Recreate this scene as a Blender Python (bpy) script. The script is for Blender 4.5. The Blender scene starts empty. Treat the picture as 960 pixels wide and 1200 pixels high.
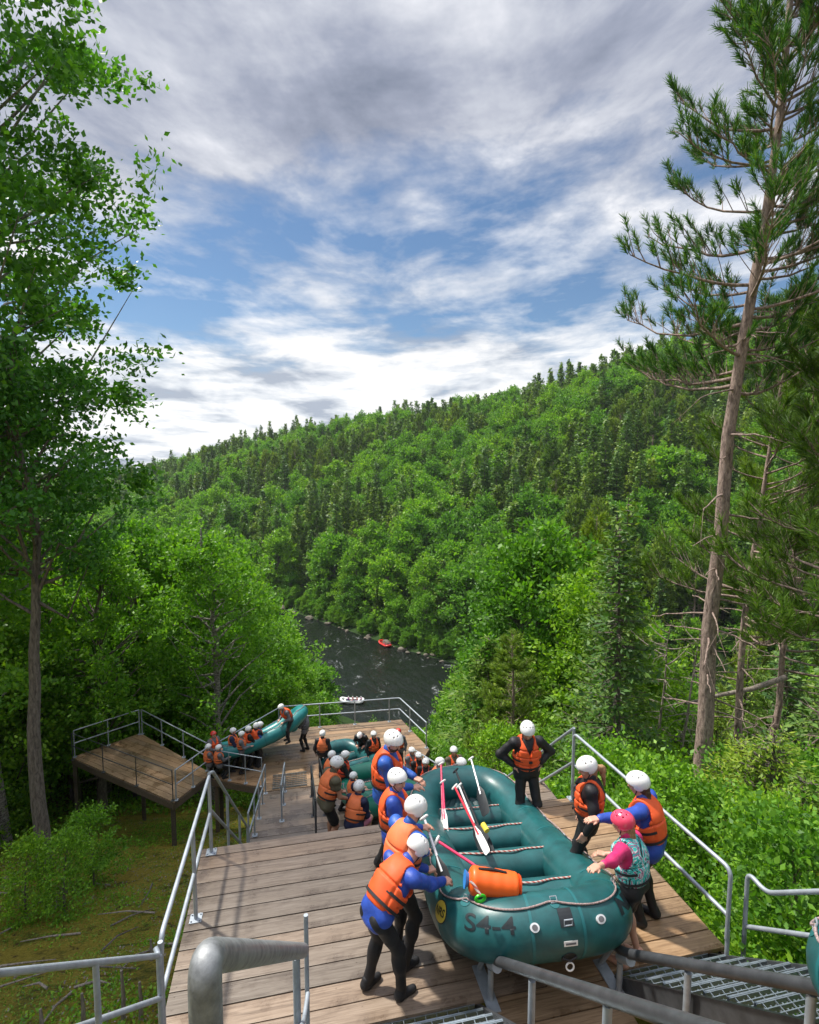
import bpy, bmesh, math, random
import numpy as np
from mathutils import Vector, Matrix
rad = math.radians
scene = bpy.context.scene
COL = scene.collection
rng = np.random.default_rng(7)
random.seed(7)

# ------------------------------------------------------------------ camera model (z = 0 is the upper platform)
F = 640.0; PIT = math.atan(55/640); YAW = rad(12.2); CZ = 5.1
def ray(px, py):
    x = (px-480)/F; y = -(py-600)/F
    f = math.cos(PIT)+y*math.sin(PIT); u = -math.sin(PIT)+y*math.cos(PIT)
    return Vector((x*math.cos(YAW)+f*math.sin(YAW), -x*math.sin(YAW)+f*math.cos(YAW), u))
def D(px, py, d):
    r = ray(px, py); return Vector((r.x*d, r.y*d, CZ+r.z*d))
def P(px, py, z):
    r = ray(px, py); t = (z-CZ)/r.z; return Vector((r.x*t, r.y*t, z))
def proj(x, y, z):
    z = z-CZ
    r = x*math.cos(YAW)-y*math.sin(YAW); h = x*math.sin(YAW)+y*math.cos(YAW)
    f = h*math.cos(PIT)-z*math.sin(PIT); u = h*math.sin(PIT)+z*math.cos(PIT)
    f = max(f, .01) if np.isscalar(f) else np.maximum(f, .01)
    return 480+F*r/f, 600-F*u/f, f

# ------------------------------------------------------------------ materials
def newmat(name):
    m = bpy.data.materials.new(name); m.use_nodes = True
    nt = m.node_tree; nt.nodes.clear()
    out = nt.nodes.new('ShaderNodeOutputMaterial')
    return m, nt, out
def N(nt, t, **k):
    n = nt.nodes.new(t)
    for a, b in k.items():
        if a in n.inputs: n.inputs[a].default_value = b
        else: setattr(n, a, b)
    return n
def ramp(nt, fac, stops):
    r = nt.nodes.new('ShaderNodeValToRGB')
    els = r.color_ramp.elements
    while len(els) < len(stops): els.new(.5)
    for e, (p, c) in zip(els, stops):
        e.position = p; e.color = (*c, 1) if len(c) == 3 else c
    nt.links.new(fac, r.inputs[0]); return r.outputs[0]
def noise(nt, scale, detail=4, coord='Object', vec=None, sc=None, rough=.6, dist=0):
    tc = nt.nodes.new('ShaderNodeTexCoord')
    v = vec or tc.outputs[coord]
    if sc:
        mp = nt.nodes.new('ShaderNodeMapping'); mp.inputs['Scale'].default_value = sc
        nt.links.new(v, mp.inputs[0]); v = mp.outputs[0]
    n = nt.nodes.new('ShaderNodeTexNoise'); n.inputs['Scale'].default_value = scale
    n.inputs['Detail'].default_value = detail; n.inputs['Roughness'].default_value = rough
    n.inputs['Distortion'].default_value = dist
    nt.links.new(v, n.inputs['Vector']); return n.outputs['Fac']
def mixc(nt, fac, a, b, mode='MIX'):
    m = nt.nodes.new('ShaderNodeMix'); m.data_type = 'RGBA'; m.blend_type = mode
    for s, v in ((0, fac), (6, a), (7, b)):
        if isinstance(v, (int, float)): m.inputs[s].default_value = v
        elif isinstance(v, tuple): m.inputs[s].default_value = (*v, 1)
        else: nt.links.new(v, m.inputs[s])
    return m.outputs[2]
def bump(nt, h, strength=.3, dist=.02):
    b = nt.nodes.new('ShaderNodeBump'); b.inputs['Strength'].default_value = strength
    b.inputs['Distance'].default_value = dist; nt.links.new(h, b.inputs['Height']); return b.outputs[0]
def principled(name, col, rough=.6, metal=0, var=.15, nscale=6, bmp=0, bscale=40, bdist=.01, spec=.5, objvar=0, sc=None, coat=0):
    m, nt, out = newmat(name)
    p = nt.nodes.new('ShaderNodeBsdfPrincipled')
    n = noise(nt, nscale, 5, sc=sc)
    lo = tuple(max(0, c*(1-var)) for c in col); hi = tuple(min(1, c*(1+var)) for c in col)
    c = ramp(nt, n, [(.3, lo), (.7, hi)])
    if objvar:
        oi = nt.nodes.new('ShaderNodeObjectInfo')
        c = mixc(nt, 1.0, c, ramp(nt, oi.outputs['Random'], [(0, (1-objvar,)*3), (1, (1+objvar, 1+objvar*.9, 1+objvar*.8))]), 'MULTIPLY')
    nt.links.new(c, p.inputs['Base Color'])
    r = nt.nodes.new('ShaderNodeMapRange'); r.inputs[3].default_value = max(.03, rough-.1); r.inputs[4].default_value = min(1, rough+.1)
    nt.links.new(noise(nt, nscale*2.3, 3), r.inputs[0]); nt.links.new(r.outputs[0], p.inputs['Roughness'])
    p.inputs['Metallic'].default_value = metal; p.inputs['Specular IOR Level'].default_value = spec
    p.inputs['Coat Weight'].default_value = coat
    if bmp: nt.links.new(bump(nt, noise(nt, bscale, 4, sc=sc), bmp, bdist), p.inputs['Normal'])
    nt.links.new(p.outputs[0], out.inputs[0]); return m
def leafmat(name, stops, trans=.35, rough=.5, objamt=.35, noise_scale=0):
    m, nt, out = newmat(name)
    g = nt.nodes.new('ShaderNodeNewGeometry')
    c = ramp(nt, g.outputs['Random Per Island'], stops)
    oi = nt.nodes.new('ShaderNodeObjectInfo')
    c = mixc(nt, 1.0, c, ramp(nt, oi.outputs['Random'], [(0, (1-objamt, 1-objamt*.7, 1-objamt*.1)), (.5, (1, 1, 1)), (1, (1+objamt, 1+objamt*.45, 1-objamt*.3))]), 'MULTIPLY')
    p = nt.nodes.new('ShaderNodeBsdfPrincipled'); p.inputs['Roughness'].default_value = rough
    p.inputs['Specular IOR Level'].default_value = .35
    t = nt.nodes.new('ShaderNodeBsdfTranslucent'); mx = nt.nodes.new('ShaderNodeMixShader'); mx.inputs[0].default_value = trans
    nt.links.new(c, p.inputs['Base Color']); 
    c2 = mixc(nt, 1.0, c, (1.25, 1.35, .5), 'MULTIPLY'); nt.links.new(c2, t.inputs[0])
    nt.links.new(p.outputs[0], mx.inputs[1]); nt.links.new(t.outputs[0], mx.inputs[2]); nt.links.new(mx.outputs[0], out.inputs[0])
    return m

M = {}
M['leaf_maple'] = leafmat('maple_leaf', [(0, (0.070, 0.179, 0.016)), (.5, (0.132, 0.308, 0.023)), (1, (0.228, 0.429, 0.031))], .42)
M['leaf_bright'] = leafmat('bright_leaf', [(0, (0.076, 0.202, 0.016)), (.5, (0.152, 0.343, 0.025)), (1, (0.253, 0.450, 0.034))], .45, objamt=.25)
M['leaf_dark'] = leafmat('dark_leaf', [(0, (0.038, 0.135, 0.014)), (.6, (0.078, 0.239, 0.026)), (1, (0.148, 0.351, 0.035))], .4, .4, objamt=.2)
M['needle_spruce'] = leafmat('spruce_needle', [(0, (0.069, 0.149, 0.031)), (.6, (0.127, 0.243, 0.042)), (1, (0.235, 0.345, 0.049))], .3)
M['needle_pine'] = leafmat('pine_needle', [(0, (0.079, 0.152, 0.021)), (.6, (0.145, 0.251, 0.032)), (1, (0.242, 0.356, 0.046))], .3)
M['needle_red'] = leafmat('red_pine_needle', [(0, (0.030, 0.112, 0.022)), (.6, (0.068, 0.188, 0.030)), (1, (0.180, 0.300, 0.045))], .3, objamt=.05)
M['needle_young'] = leafmat('young_needle', [(0, (0.095, 0.200, 0.019)), (.6, (0.179, 0.294, 0.032)), (1, (0.273, 0.378, 0.042))], .35)
def barkmat(name, dark, light, sc=(6, 6, 1.2), bands=None):
    m, nt, out = newmat(name)
    p = nt.nodes.new('ShaderNodeBsdfPrincipled'); p.inputs['Roughness'].default_value = .9
    n = noise(nt, 3.5, 8, sc=sc, rough=.7, dist=.5)
    st = [(.35, dark), (.6, light)]
    c = ramp(nt, n, st)
    if bands:
        n2 = noise(nt, 3, 5, sc=(1.5, 1.5, 9), rough=.7)
        c = mixc(nt, ramp(nt, n2, [(.52, (0, 0, 0)), (.6, (1, 1, 1))]), c, bands)
    nt.links.new(c, p.inputs['Base Color']); nt.links.new(bump(nt, n, .8, .05), p.inputs['Normal'])
    nt.links.new(p.outputs[0], out.inputs[0]); return m
M['bark_red'] = barkmat('red_pine_bark', (.10, .068, .055), (.42, .31, .26), (5, 5, 1.6))
M['bark_birch'] = barkmat('birch_bark', (.10, .09, .08), (.38, .35, .31), (4, 4, 4), (.03, .025, .02))
M['bark_grey'] = barkmat('grey_bark', (.05, .04, .033), (.20, .17, .14))
M['bark_dead'] = barkmat('dead_wood', (.12, .10, .08), (.34, .29, .24))

def wood(name, lo, mid, hi, rough=.45):
    m, nt, out = newmat(name)
    p = nt.nodes.new('ShaderNodeBsdfPrincipled')
    oi = nt.nodes.new('ShaderNodeObjectInfo'); tc = nt.nodes.new('ShaderNodeTexCoord')
    # shift the grain of every plank by its own random number
    add = N(nt, 'ShaderNodeVectorMath', operation='ADD'); sc = N(nt, 'ShaderNodeVectorMath', operation='SCALE')
    cb = nt.nodes.new('ShaderNodeCombineXYZ')
    for i in range(3): nt.links.new(oi.outputs['Random'], cb.inputs[i])
    nt.links.new(cb.outputs[0], sc.inputs[0]); sc.inputs['Scale'].default_value = 37
    nt.links.new(tc.outputs['Object'], add.inputs[0]); nt.links.new(sc.outputs[0], add.inputs[1])
    g = noise(nt, 5, 8, vec=add.outputs[0], sc=(.35, 7, 7), rough=.65, dist=1.2)
    c = ramp(nt, g, [(.3, lo), (.5, mid), (.72, hi)])
    c = mixc(nt, 1.0, c, ramp(nt, oi.outputs['Random'], [(0, (.72, .75, .78)), (.5, (1, 1, 1)), (1, (1.22, 1.12, 1.02))]), 'MULTIPLY')
    blot = noise(nt, .9, 6, 'Object', rough=.7)
    c = mixc(nt, ramp(nt, blot, [(.50, (0, 0, 0)), (.62, (.8, .8, .8))]), c, mixc(nt, 1.0, c, (.52, .50, .50), 'MULTIPLY'))
    nt.links.new(c, p.inputs['Base Color'])
    r = nt.nodes.new('ShaderNodeMapRange'); r.inputs[1].default_value = .42; r.inputs[2].default_value = .62
    r.inputs[3].default_value = rough+.15; r.inputs[4].default_value = rough-.17
    nt.links.new(blot, r.inputs[0]); nt.links.new(r.outputs[0], p.inputs['Roughness'])
    nt.links.new(bump(nt, g, .35, .006), p.inputs['Normal'])
    nt.links.new(p.outputs[0], out.inputs[0]); return m
M['wood'] = wood('wet_deck_wood', (.11, .080, .058), (.205, .158, .118), (.295, .24, .19), .34)
M['wood_warm'] = wood('warm_deck_wood', (.13, .080, .042), (.27, .175, .098), (.39, .27, .165), .36)
M['wood_dark'] = wood('dark_beam_wood', (.05, .038, .028), (.09, .07, .05), (.14, .11, .08), .7)
M['galv'] = principled('galvanised_steel', (.36, .40, .44), .58, .45, .18, 9, .15, 60, .002)
M['galv_worn'] = principled('worn_galvanised_pipe', (.25, .26, .265), .55, .4, .42, 16, .4, 70, .003)
M['galv_dark'] = principled('dark_pipe', (.085, .09, .098), .45, .5, .3, 7, .15, 50, .002)
M['grate'] = principled('steel_grating', (.34, .40, .44), .35, .8, .2, 12)
M['raft'] = principled('dark_teal_rubber', (.012, .090, .094), .38, 0, .30, 5, .10, 9, .012, .5)
M['raft_green'] = principled('green_rubber', (.008, .15, .10), .4, 0, .12, 3, .06, 25, .003, .5)
M['raft_light'] = principled('light_teal_rubber', (.018, .20, .20), .36, 0, .12, 3, .06, 25, .003, .5)
M['raft_seam'] = principled('teal_seam_tape', (.012, .125, .135), .45, 0, .1, 6)
M['raft_floor'] = principled('raft_floor_rubber', (.012, .05, .055), .55, 0, .3, 5)
M['patch_black'] = principled('black_patch', (.012, .016, .02), .55, 0, .3, 14)
M['faded_black'] = principled('faded_black_print', (.003, .010, .014), .6, 0, .5, 30)
M['logo_yellow'] = principled('yellow_print', (.62, .48, .05), .5, 0, .1, 9)
M['white'] = principled('white_plastic', (.78, .78, .75), .35, 0, .05, 8)
M['helmet_white'] = principled('white_helmet_shell', (.80, .80, .78), .25, 0, .05, 6, coat=.4)
M['helmet_pink'] = principled('pink_helmet_shell', (.75, .06, .13), .25, 0, .06, 6, coat=.5)
M['helmet_red'] = principled('red_helmet_shell', (.60, .03, .02), .25, 0, .06, 6, coat=.5)
M['orange'] = principled('orange_nylon', (.78, .10, .018), .62, 0, .12, 9, .25, 120, .002)
M['orange_light'] = principled('faded_orange_nylon', (.76, .18, .055), .65, 0, .12, 9, .25, 120, .002)
M['orange_red'] = principled('red_orange_nylon', (.74, .065, .02), .62, 0, .14, 9, .25, 120, .002)
M['orange_bag'] = principled('orange_vinyl', (.88, .13, .012), .42, 0, .05, 5, .1, 14, .01)
M['blue'] = principled('blue_nylon', (.022, .10, .42), .5, 0, .25, 7, .35, 22, .012)
M['blue_deep'] = principled('deep_blue_nylon', (.020, .065, .36), .5, 0, .25, 7, .35, 22, .012)
M['black'] = principled('black_neoprene', (.010, .010, .012), .6, 0, .3, 8, .25, 24, .008)
M['grey_cloth'] = principled('grey_cloth', (.13, .13, .14), .8, 0, .3, 8, .25, 24, .008)
M['olive'] = principled('olive_cloth', (.10, .09, .055), .85, 0, .25, 8, .25, 24, .008)
M['navy'] = principled('navy_cloth', (.012, .016, .055), .7, 0, .3, 8, .25, 24, .008)
M['pink'] = principled('magenta_cloth', (.55, .022, .13), .6, 0, .2, 8, .3, 24, .008)
M['pink_pale'] = principled('pale_pink_cloth', (.70, .24, .36), .7, 0, .2, 8, .3, 24, .008)
M['skin'] = principled('skin', (.56, .30, .21), .5, 0, .07, 12)
M['skin_tan'] = principled('tanned_skin', (.40, .20, .13), .5, 0, .07, 12)
M['eye'] = principled('dark_eye', (.02, .015, .012), .2, 0, .1, 5)
M['lip'] = principled('lip', (.42, .13, .11), .45, 0, .1, 9)
M['hair_brown'] = principled('brown_hair', (.07, .035, .018), .55, 0, .5, 18, .5, 60, .01, sc=(3, 3, .5))
M['hair_blond'] = principled('sandy_hair', (.34, .19, .09), .5, 0, .4, 18, .5, 60, .01, sc=(3, 3, .5))
M['strap'] = principled('black_webbing', (.014, .014, .016), .7, 0, .3, 20)
M['shaft_pink'] = principled('pink_paddle_shaft', (.72, .045, .13), .35, 0, .08, 8)
M['shaft_red'] = principled('red_paddle_shaft', (.62, .03, .05), .35, 0, .08, 8)
M['shaft_white'] = principled('white_paddle_shaft', (.72, .73, .74), .3, .2, .08, 8)
M['green_clip'] = principled('green_anodised_clip', (.04, .55, .03), .3, .3, .08, 8)
M['yellow'] = principled('yellow_plastic', (.75, .60, .06), .4, 0, .08, 8)
M['blue_plastic'] = principled('light_blue_strap', (.03, .25, .70), .5, 0, .08, 8)
M['rock'] = principled('river_rock', (.15, .13, .10), .85, 0, .45, 1.2, .8, 4, .1, objvar=.25)
M['concrete'] = principled('concrete_footing', (.36, .34, .31), .9, 0, .2, 4, .3, 20, .01)
def ropemat():
    m, nt, out = newmat('red_white_rope')
    p = nt.nodes.new('ShaderNodeBsdfPrincipled'); p.inputs['Roughness'].default_value = .8
    uv = nt.nodes.new('ShaderNodeTexCoord')
    w = N(nt, 'ShaderNodeTexWave', Scale=11.0); w.bands_direction = 'DIAGONAL'; w.inputs['Distortion'].default_value = 1.0
    nt.links.new(uv.outputs['Object'], w.inputs[0])
    c = ramp(nt, w.outputs[0], [(.45, (.55, .48, .43)), (.62, (.42, .10, .08))])
    nt.links.new(c, p.inputs['Base Color']); nt.links.new(p.outputs[0], out.inputs[0]); return m
M['rope'] = ropemat()
M['rope_grey'] = principled('grey_perimeter_rope', (.30, .22, .21), .8, 0, .6, 60)
def floral():
    m, nt, out = newmat('teal_floral_print')
    p = nt.nodes.new('ShaderNodeBsdfPrincipled'); p.inputs['Roughness'].default_value = .7
    tc = nt.nodes.new('ShaderNodeTexCoord')
    n = noise(nt, 9, 3, dist=2.5)
    c = ramp(nt, n, [(.36, (.02, .018, .03)), (.41, (.03, .40, .38)), (.49, (.06, .55, .50)), (.52, (.62, .66, .66)), (.57, (.30, .05, .16)), (.66, (.03, .30, .32))])
    c.node.color_ramp.interpolation = 'CONSTANT'
    nt.links.new(c, p.inputs['Base Color']); nt.links.new(p.outputs[0], out.inputs[0]); return m
M['floral'] = floral()

# ------------------------------------------------------------------ object helpers
def tag(o, label=None, cat=None, group=None, kind=None):
    if label: o['label'] = label
    if cat: o['category'] = cat
    if group: o['group'] = group
    if kind: o['kind'] = kind
    return o
def empty(name, loc=(0, 0, 0), rz=0, label=None, cat=None, group=None, link=True):
    o = bpy.data.objects.new(name, None); o.location = loc; o.rotation_euler = (0, 0, rz)
    o.empty_display_size = .2
    if link: COL.objects.link(o)
    return tag(o, label, cat, group)
def link(name, me, mat=None, parent=None, smooth=False):
    if mat is not None:
        for x in (mat if isinstance(mat, (list, tuple)) else [mat]): me.materials.append(M[x] if isinstance(x, str) else x)
    if smooth: me.polygons.foreach_set('use_smooth', [True]*len(me.polygons))
    o = bpy.data.objects.new(name, me); COL.objects.link(o)
    if parent is not None: o.parent = parent
    return o
def npmesh(name, V, Fc, mi=None):
    """V (n,3), Fc (m,k) of equal sided faces, or list of such arrays"""
    me = bpy.data.meshes.new(name)
    if not isinstance(Fc, list): Fc = [Fc]
    Fc = [np.asarray(f, dtype=np.int32) for f in Fc if len(f)]
    nl = sum(f.size for f in Fc); npoly = sum(len(f) for f in Fc)
    me.vertices.add(len(V)); me.vertices.foreach_set('co', np.asarray(V, dtype=np.float32).ravel())
    me.loops.add(nl); me.polygons.add(npoly)
    me.loops.foreach_set('vertex_index', np.concatenate([f.ravel() for f in Fc]))
    starts = []; tot = 0
    for f in Fc:
        starts.append(tot+np.arange(len(f))*f.shape[1]); tot += f.size
    me.polygons.foreach_set('loop_start', np.concatenate(starts).astype(np.int32))
    if mi is not None: me.polygons.foreach_set('material_index', np.asarray(mi, dtype=np.int32))
    me.update(calc_edges=True); me.validate(); return me
class MB:
    """collects simple solids, then links them as one mesh object"""
    def __init__(s): s.V = []; s.F = []; s.n = 0
    def add(s, V, Fs):
        s.V += [tuple(v) for v in V]; s.F += [[i+s.n for i in f] for f in Fs]; s.n = len(s.V); return s
    def box(s, c, size, mat=None, bev=0):
        bm = bmesh.new(); bmesh.ops.create_cube(bm, size=1)
        for v in bm.verts: v.co = Vector((v.co.x*size[0], v.co.y*size[1], v.co.z*size[2]))
        if bev: bmesh.ops.bevel(bm, geom=list(bm.edges), offset=bev, segments=2, affect='EDGES', profile=.7)
        T = Matrix.Translation(c) @ (mat.to_4x4() if mat else Matrix.Identity(4))
        bm.transform(T); bm.verts.index_update()
        s.add([v.co[:] for v in bm.verts], [[v.index for v in f.verts] for f in bm.faces]); bm.free(); return s
    def tube(s, pts, r, n=10, closed=False, cap=True):
        pts = [Vector(p) for p in pts]; m = len(pts)
        rs = r if isinstance(r, (list, tuple)) else [r]*m
        base = []; up = None
        for i, p in enumerate(pts):
            a = pts[(i-1) % m] if (closed or i) else p; b = pts[(i+1) % m] if (closed or i < m-1) else p
            t = (b-a).normalized()
            if up is None: up = t.orthogonal().normalized()
            up = (up-t*up.dot(t)); up = up.normalized() if up.length > 1e-6 else t.orthogonal().normalized()
            sd = t.cross(up)
            base.append([p+(up*math.cos(k*2*math.pi/n)+sd*math.sin(k*2*math.pi/n))*rs[i] for k in range(n)])
        V = [v for ring in base for v in ring]; Fs = []
        for i in range(m if closed else m-1):
            j = (i+1) % m
            for k in range(n): Fs.append([i*n+k, i*n+(k+1) % n, j*n+(k+1) % n, j*n+k])
        if cap and not closed: Fs.append(list(range(n))[::-1]); Fs.append([(m-1)*n+k for k in range(n)])
        return s.add(V, Fs)
    def build(s, name, mat, parent=None, smooth=False, link_=True):
        me = bpy.data.meshes.new(name); me.from_pydata(s.V, [], s.F)
        bm = bmesh.new(); bm.from_mesh(me); bmesh.ops.recalc_face_normals(bm, faces=bm.faces); bm.to_mesh(me); bm.free()
        o = link(name, me, mat, parent, False)
        if smooth:
            for p in me.polygons: p.use_smooth = True
            try: me.set_sharp_from_angle(angle=rad(40))
            except Exception: pass
        return o
def bent(pts, r=.12, n=5):
    """rounds the corners of a polyline"""
    pts = [Vector(p) for p in pts]; out = [pts[0]]
    for i in range(1, len(pts)-1):
        a, b, c = pts[i-1], pts[i], pts[i+1]
        r1 = min(r, (a-b).length*.45, (c-b).length*.45)
        p0 = b+(a-b).normalized()*r1; p1 = b+(c-b).normalized()*r1
        for k in range(n+1):
            t = k/n; out.append(p0.lerp(b, t).lerp(b.lerp(p1, t), t))
    out.append(pts[-1]); return out
def copy_tree(o, parent=None):
    c = o.copy(); COL.objects.link(c)
    if parent is not None: c.parent = parent
    for ch in list(o.children): copy_tree(ch, c)
    return c

# ------------------------------------------------------------------ river line and ground height
RIV = np.array([(-300, 400), (-120, 250), (-45, 205), (-12, 172), (16, 128), (45, 92), (90, 78), (180, 60), (320, 20), (600, -60)], float)
def river_side(x, y):
    """distance to the middle line and side (+ far bank, - near bank)"""
    x = np.asarray(x, float); y = np.asarray(y, float)
    best = np.full(x.shape, 1e9); sg = np.ones(x.shape)
    for (ax, ay), (bx, by) in zip(RIV[:-1], RIV[1:]):
        dx, dy = bx-ax, by-ay; L2 = dx*dx+dy*dy
        t = np.clip(((x-ax)*dx+(y-ay)*dy)/L2, 0, 1)
        ex = x-ax-t*dx; ey = y-ay-t*dy; d = np.hypot(ex, ey)
        c = dx*(y-ay)-dy*(x-ax)
        m = d < best; best = np.where(m, d, best); sg = np.where(m, np.sign(c), sg)
    return best, sg
AZ_PX = [-500, -100, 60, 165, 300, 400, 560, 700, 850, 960, 1200, 1800]
AZ_PY = [560, 560, 556, 549, 508, 487, 462, 424, 398, 382, 360, 350]
def vnoise(x, y, s, seed=0):
    x = np.asarray(x)/s; y = np.asarray(y)/s; r = 0; a = 1; rg = np.random.default_rng(seed)
    for k in range(4):
        p = rg.random(6)*6.28; q = rg.random(4)*.8+.6
        r = r+a*(np.sin(x*q[0]+y*q[1]*.7+p[0])*np.cos(y*q[2]-x*.5*q[3]+p[1])); x = x*2.03+p[2]; y = y*1.97+p[3]; a *= .5
    return r*.6
def ground(x, y):
    x = np.asarray(x, float); y = np.asarray(y, float)
    d, sg = river_side(x, y)
    # far bank: rises to a ridge whose skyline follows the photograph
    r = np.hypot(x, y)+1e-6
    px = 480+F*np.tan(np.clip(np.arctan2(x, y)-YAW, -1.2, 1.2))
    py = np.interp(px, AZ_PX, AZ_PY)
    el = np.arctan((600-py)/F)-PIT
    # distance along this bearing at which the ridge stands, tree tops taken off
    s = np.clip(d-14, 0, None)
    ridge = CZ+np.minimum(r, 480)*np.tan(el)-25
    f = np.interp(s, [0, 3, 20, 60, 110, 170, 900], [0, .03, .16, .45, .74, 1.0, 1.0])
    far = -42.5+(ridge+42.5)*f+vnoise(x, y, 28, 3)*np.clip(s/30, 0, 1)*4.5*np.clip((190-s)/40, .25, 1)
    # near bank
    s2 = np.clip(d-23, 0, None)
    near = -42.5+np.interp(s2, [0, 3, 12, 30, 60, 80, 110, 200, 400], [0, 1.2, 6, 15, 29, 37, 45, 56, 60])
    near = near+vnoise(x, y, 9, 5)*.7*np.clip(s2/20, 0, 1)
    T0 = np.interp(y, [-40, -10, 0, 5, 7.3, 12, 18, 25, 40, 60], [18, 7, 1.0, -1.5, -2.4, -5.2, -7.4, -10.5, -18, -28])
    T0 = T0-np.clip(x-4.5, 0, 12)*.12+np.clip(-x-6, 0, 20)*.10+vnoise(x, y, 2.2, 9)*.12
    w = np.exp(-(np.clip(np.abs(x-1)-8, 0, None)/9)**2)*np.clip((62-y)/25, 0, 1)*np.clip((y+60)/20, 0, 1)
    near = near*(1-w)+T0*w
    h = np.where(sg > 0, far, near)
    bed = np.interp(d, [0, 12, 14], [-44.5, -43.2, -42.5]); bedn = np.interp(d, [0, 20, 23], [-44.5, -43.2, -42.5])
    h = np.where((sg > 0) & (d < 14), bed, h); h = np.where((sg <= 0) & (d < 23), bedn, h)
    return h
def gz(x, y): return float(ground(np.array([x]), np.array([y]))[0])
def walk(y):
    if y < 7.3: return 0.0
    if y < 11.6: return -(y-7.3)*.86
    if y < 12.2: return -3.7
    if y < 18.7: return -3.7-(y-12.2)*.385
    return -6.2
# ================================================================== ground, river
def grid_axis(lo, hi, c, n, dense):
    a = math.asinh((lo-c)/dense); b = math.asinh((hi-c)/dense)
    return c+dense*np.sinh(np.linspace(a, b, n))
gx = grid_axis(-900, 900, 0, 330, 14); gy = grid_axis(-120, 1100, 12, 330, 14)
X, Y = np.meshgrid(gx, gy, indexing='ij'); Z = ground(X, Y)
V = np.stack([X.ravel(), Y.ravel(), Z.ravel()], 1)
I = np.arange(330*330).reshape(330, 330)
Q = np.stack([I[:-1, :-1], I[1:, :-1], I[1:, 1:], I[:-1, 1:]], -1).reshape(-1, 4)
def groundmat():
    m, nt, out = newmat('mossy_forest_floor')
    p = nt.nodes.new('ShaderNodeBsdfPrincipled'); p.inputs['Roughness'].default_value = .95; p.inputs['Specular IOR Level'].default_value = .2
    a = noise(nt, 1.1, 9, rough=.72); b = noise(nt, 3.7, 8, rough=.75, dist=.6); c3 = noise(nt, 16, 6, rough=.8)
    moss = ramp(nt, c3, [(.3, (.12, .11, .012)), (.5, (.36, .29, .035)), (.7, (.55, .43, .08))])
    green = ramp(nt, c3, [(.3, (.012, .035, .004)), (.6, (.05, .10, .012)), (.8, (.09, .15, .02))])
    litter = ramp(nt, c3, [(.3, (.018, .010, .006)), (.6, (.10, .055, .028)), (.8, (.20, .13, .075))])
    c = mixc(nt, ramp(nt, a, [(.52, (0, 0, 0)), (.62, (.8, .8, .8))]), moss, green)
    c = mixc(nt, ramp(nt, b, [(.55, (0, 0, 0)), (.64, (1, 1, 1))]), c, litter)
    # the wood floor away from the mossy clearing is dark green undergrowth
    tc2 = nt.nodes.new('ShaderNodeTexCoord'); ln_ = N(nt, 'ShaderNodeVectorMath', operation='LENGTH'); nt.links.new(tc2.outputs['Object'], ln_.inputs[0])
    mr = nt.nodes.new('ShaderNodeMapRange'); mr.inputs[1].default_value = 26; mr.inputs[2].default_value = 44; nt.links.new(ln_.outputs['Value'], mr.inputs[0])
    c = mixc(nt, mr.outputs[0], c, ramp(nt, b, [(.3, (.012, .030, .008)), (.6, (.035, .075, .014)), (.75, (.07, .10, .03))]))
    nt.links.new(c, p.inputs['Base Color'])
    nt.links.new(bump(nt, c3, 1.0, .22), p.inputs['Normal'])
    nt.links.new(p.outputs[0], out.inputs[0]); return m
M['ground'] = groundmat()
tag(link('ground', npmesh('ground', V, Q), 'ground', smooth=True), kind='structure')
def rivermat():
    m, nt, out = newmat('dark_river_water')
    p = nt.nodes.new('ShaderNodeBsdfPrincipled')
    n1 = noise(nt, .35, 8, sc=(1.4, .5, 1), rough=.65, dist=1.5); n2 = noise(nt, .12, 9, sc=(1.2, .55, 1), rough=.72, dist=2.2)
    foam = ramp(nt, n2, [(.57, (0, 0, 0)), (.63, (.6, .6, .6)), (.72, (1, 1, 1))])
    n3 = noise(nt, 1.6, 6, rough=.8, dist=1)
    foam = mixc(nt, 1.0, foam, ramp(nt, n3, [(.48, (0, 0, 0)), (.62, (1, 1, 1))]), 'MULTIPLY')
    c = mixc(nt, foam, (.007, .010, .008), (.40, .42, .42))
    nt.links.new(c, p.inputs['Base Color'])
    r = mixc(nt, foam, (.08, .08, .08), (.8, .8, .8)); nt.links.new(r, p.inputs['Roughness'])
    nt.links.new(bump(nt, n1, .9, .5), p.inputs['Normal']); p.inputs['IOR'].default_value = 1.33
    nt.links.new(p.outputs[0], out.inputs[0]); return m
M['water'] = rivermat()
Lp = []; Rp = []
for i, (a, b) in enumerate(RIV):
    t = (RIV[min(i+1, len(RIV)-1)]-RIV[max(i-1, 0)]); t /= np.hypot(*t); nrm = np.array([-t[1], t[0]])
    Lp.append((a+nrm[0]*19, b+nrm[1]*19, -42.6)); Rp.append((a-nrm[0]*28, b-nrm[1]*28, -42.6))
n = len(RIV)
tag(link('river', npmesh('river', np.array(Lp+Rp), np.array([(i, i+1, n+i+1, n+i) for i in range(n-1)])), 'water'), kind='structure')
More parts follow.
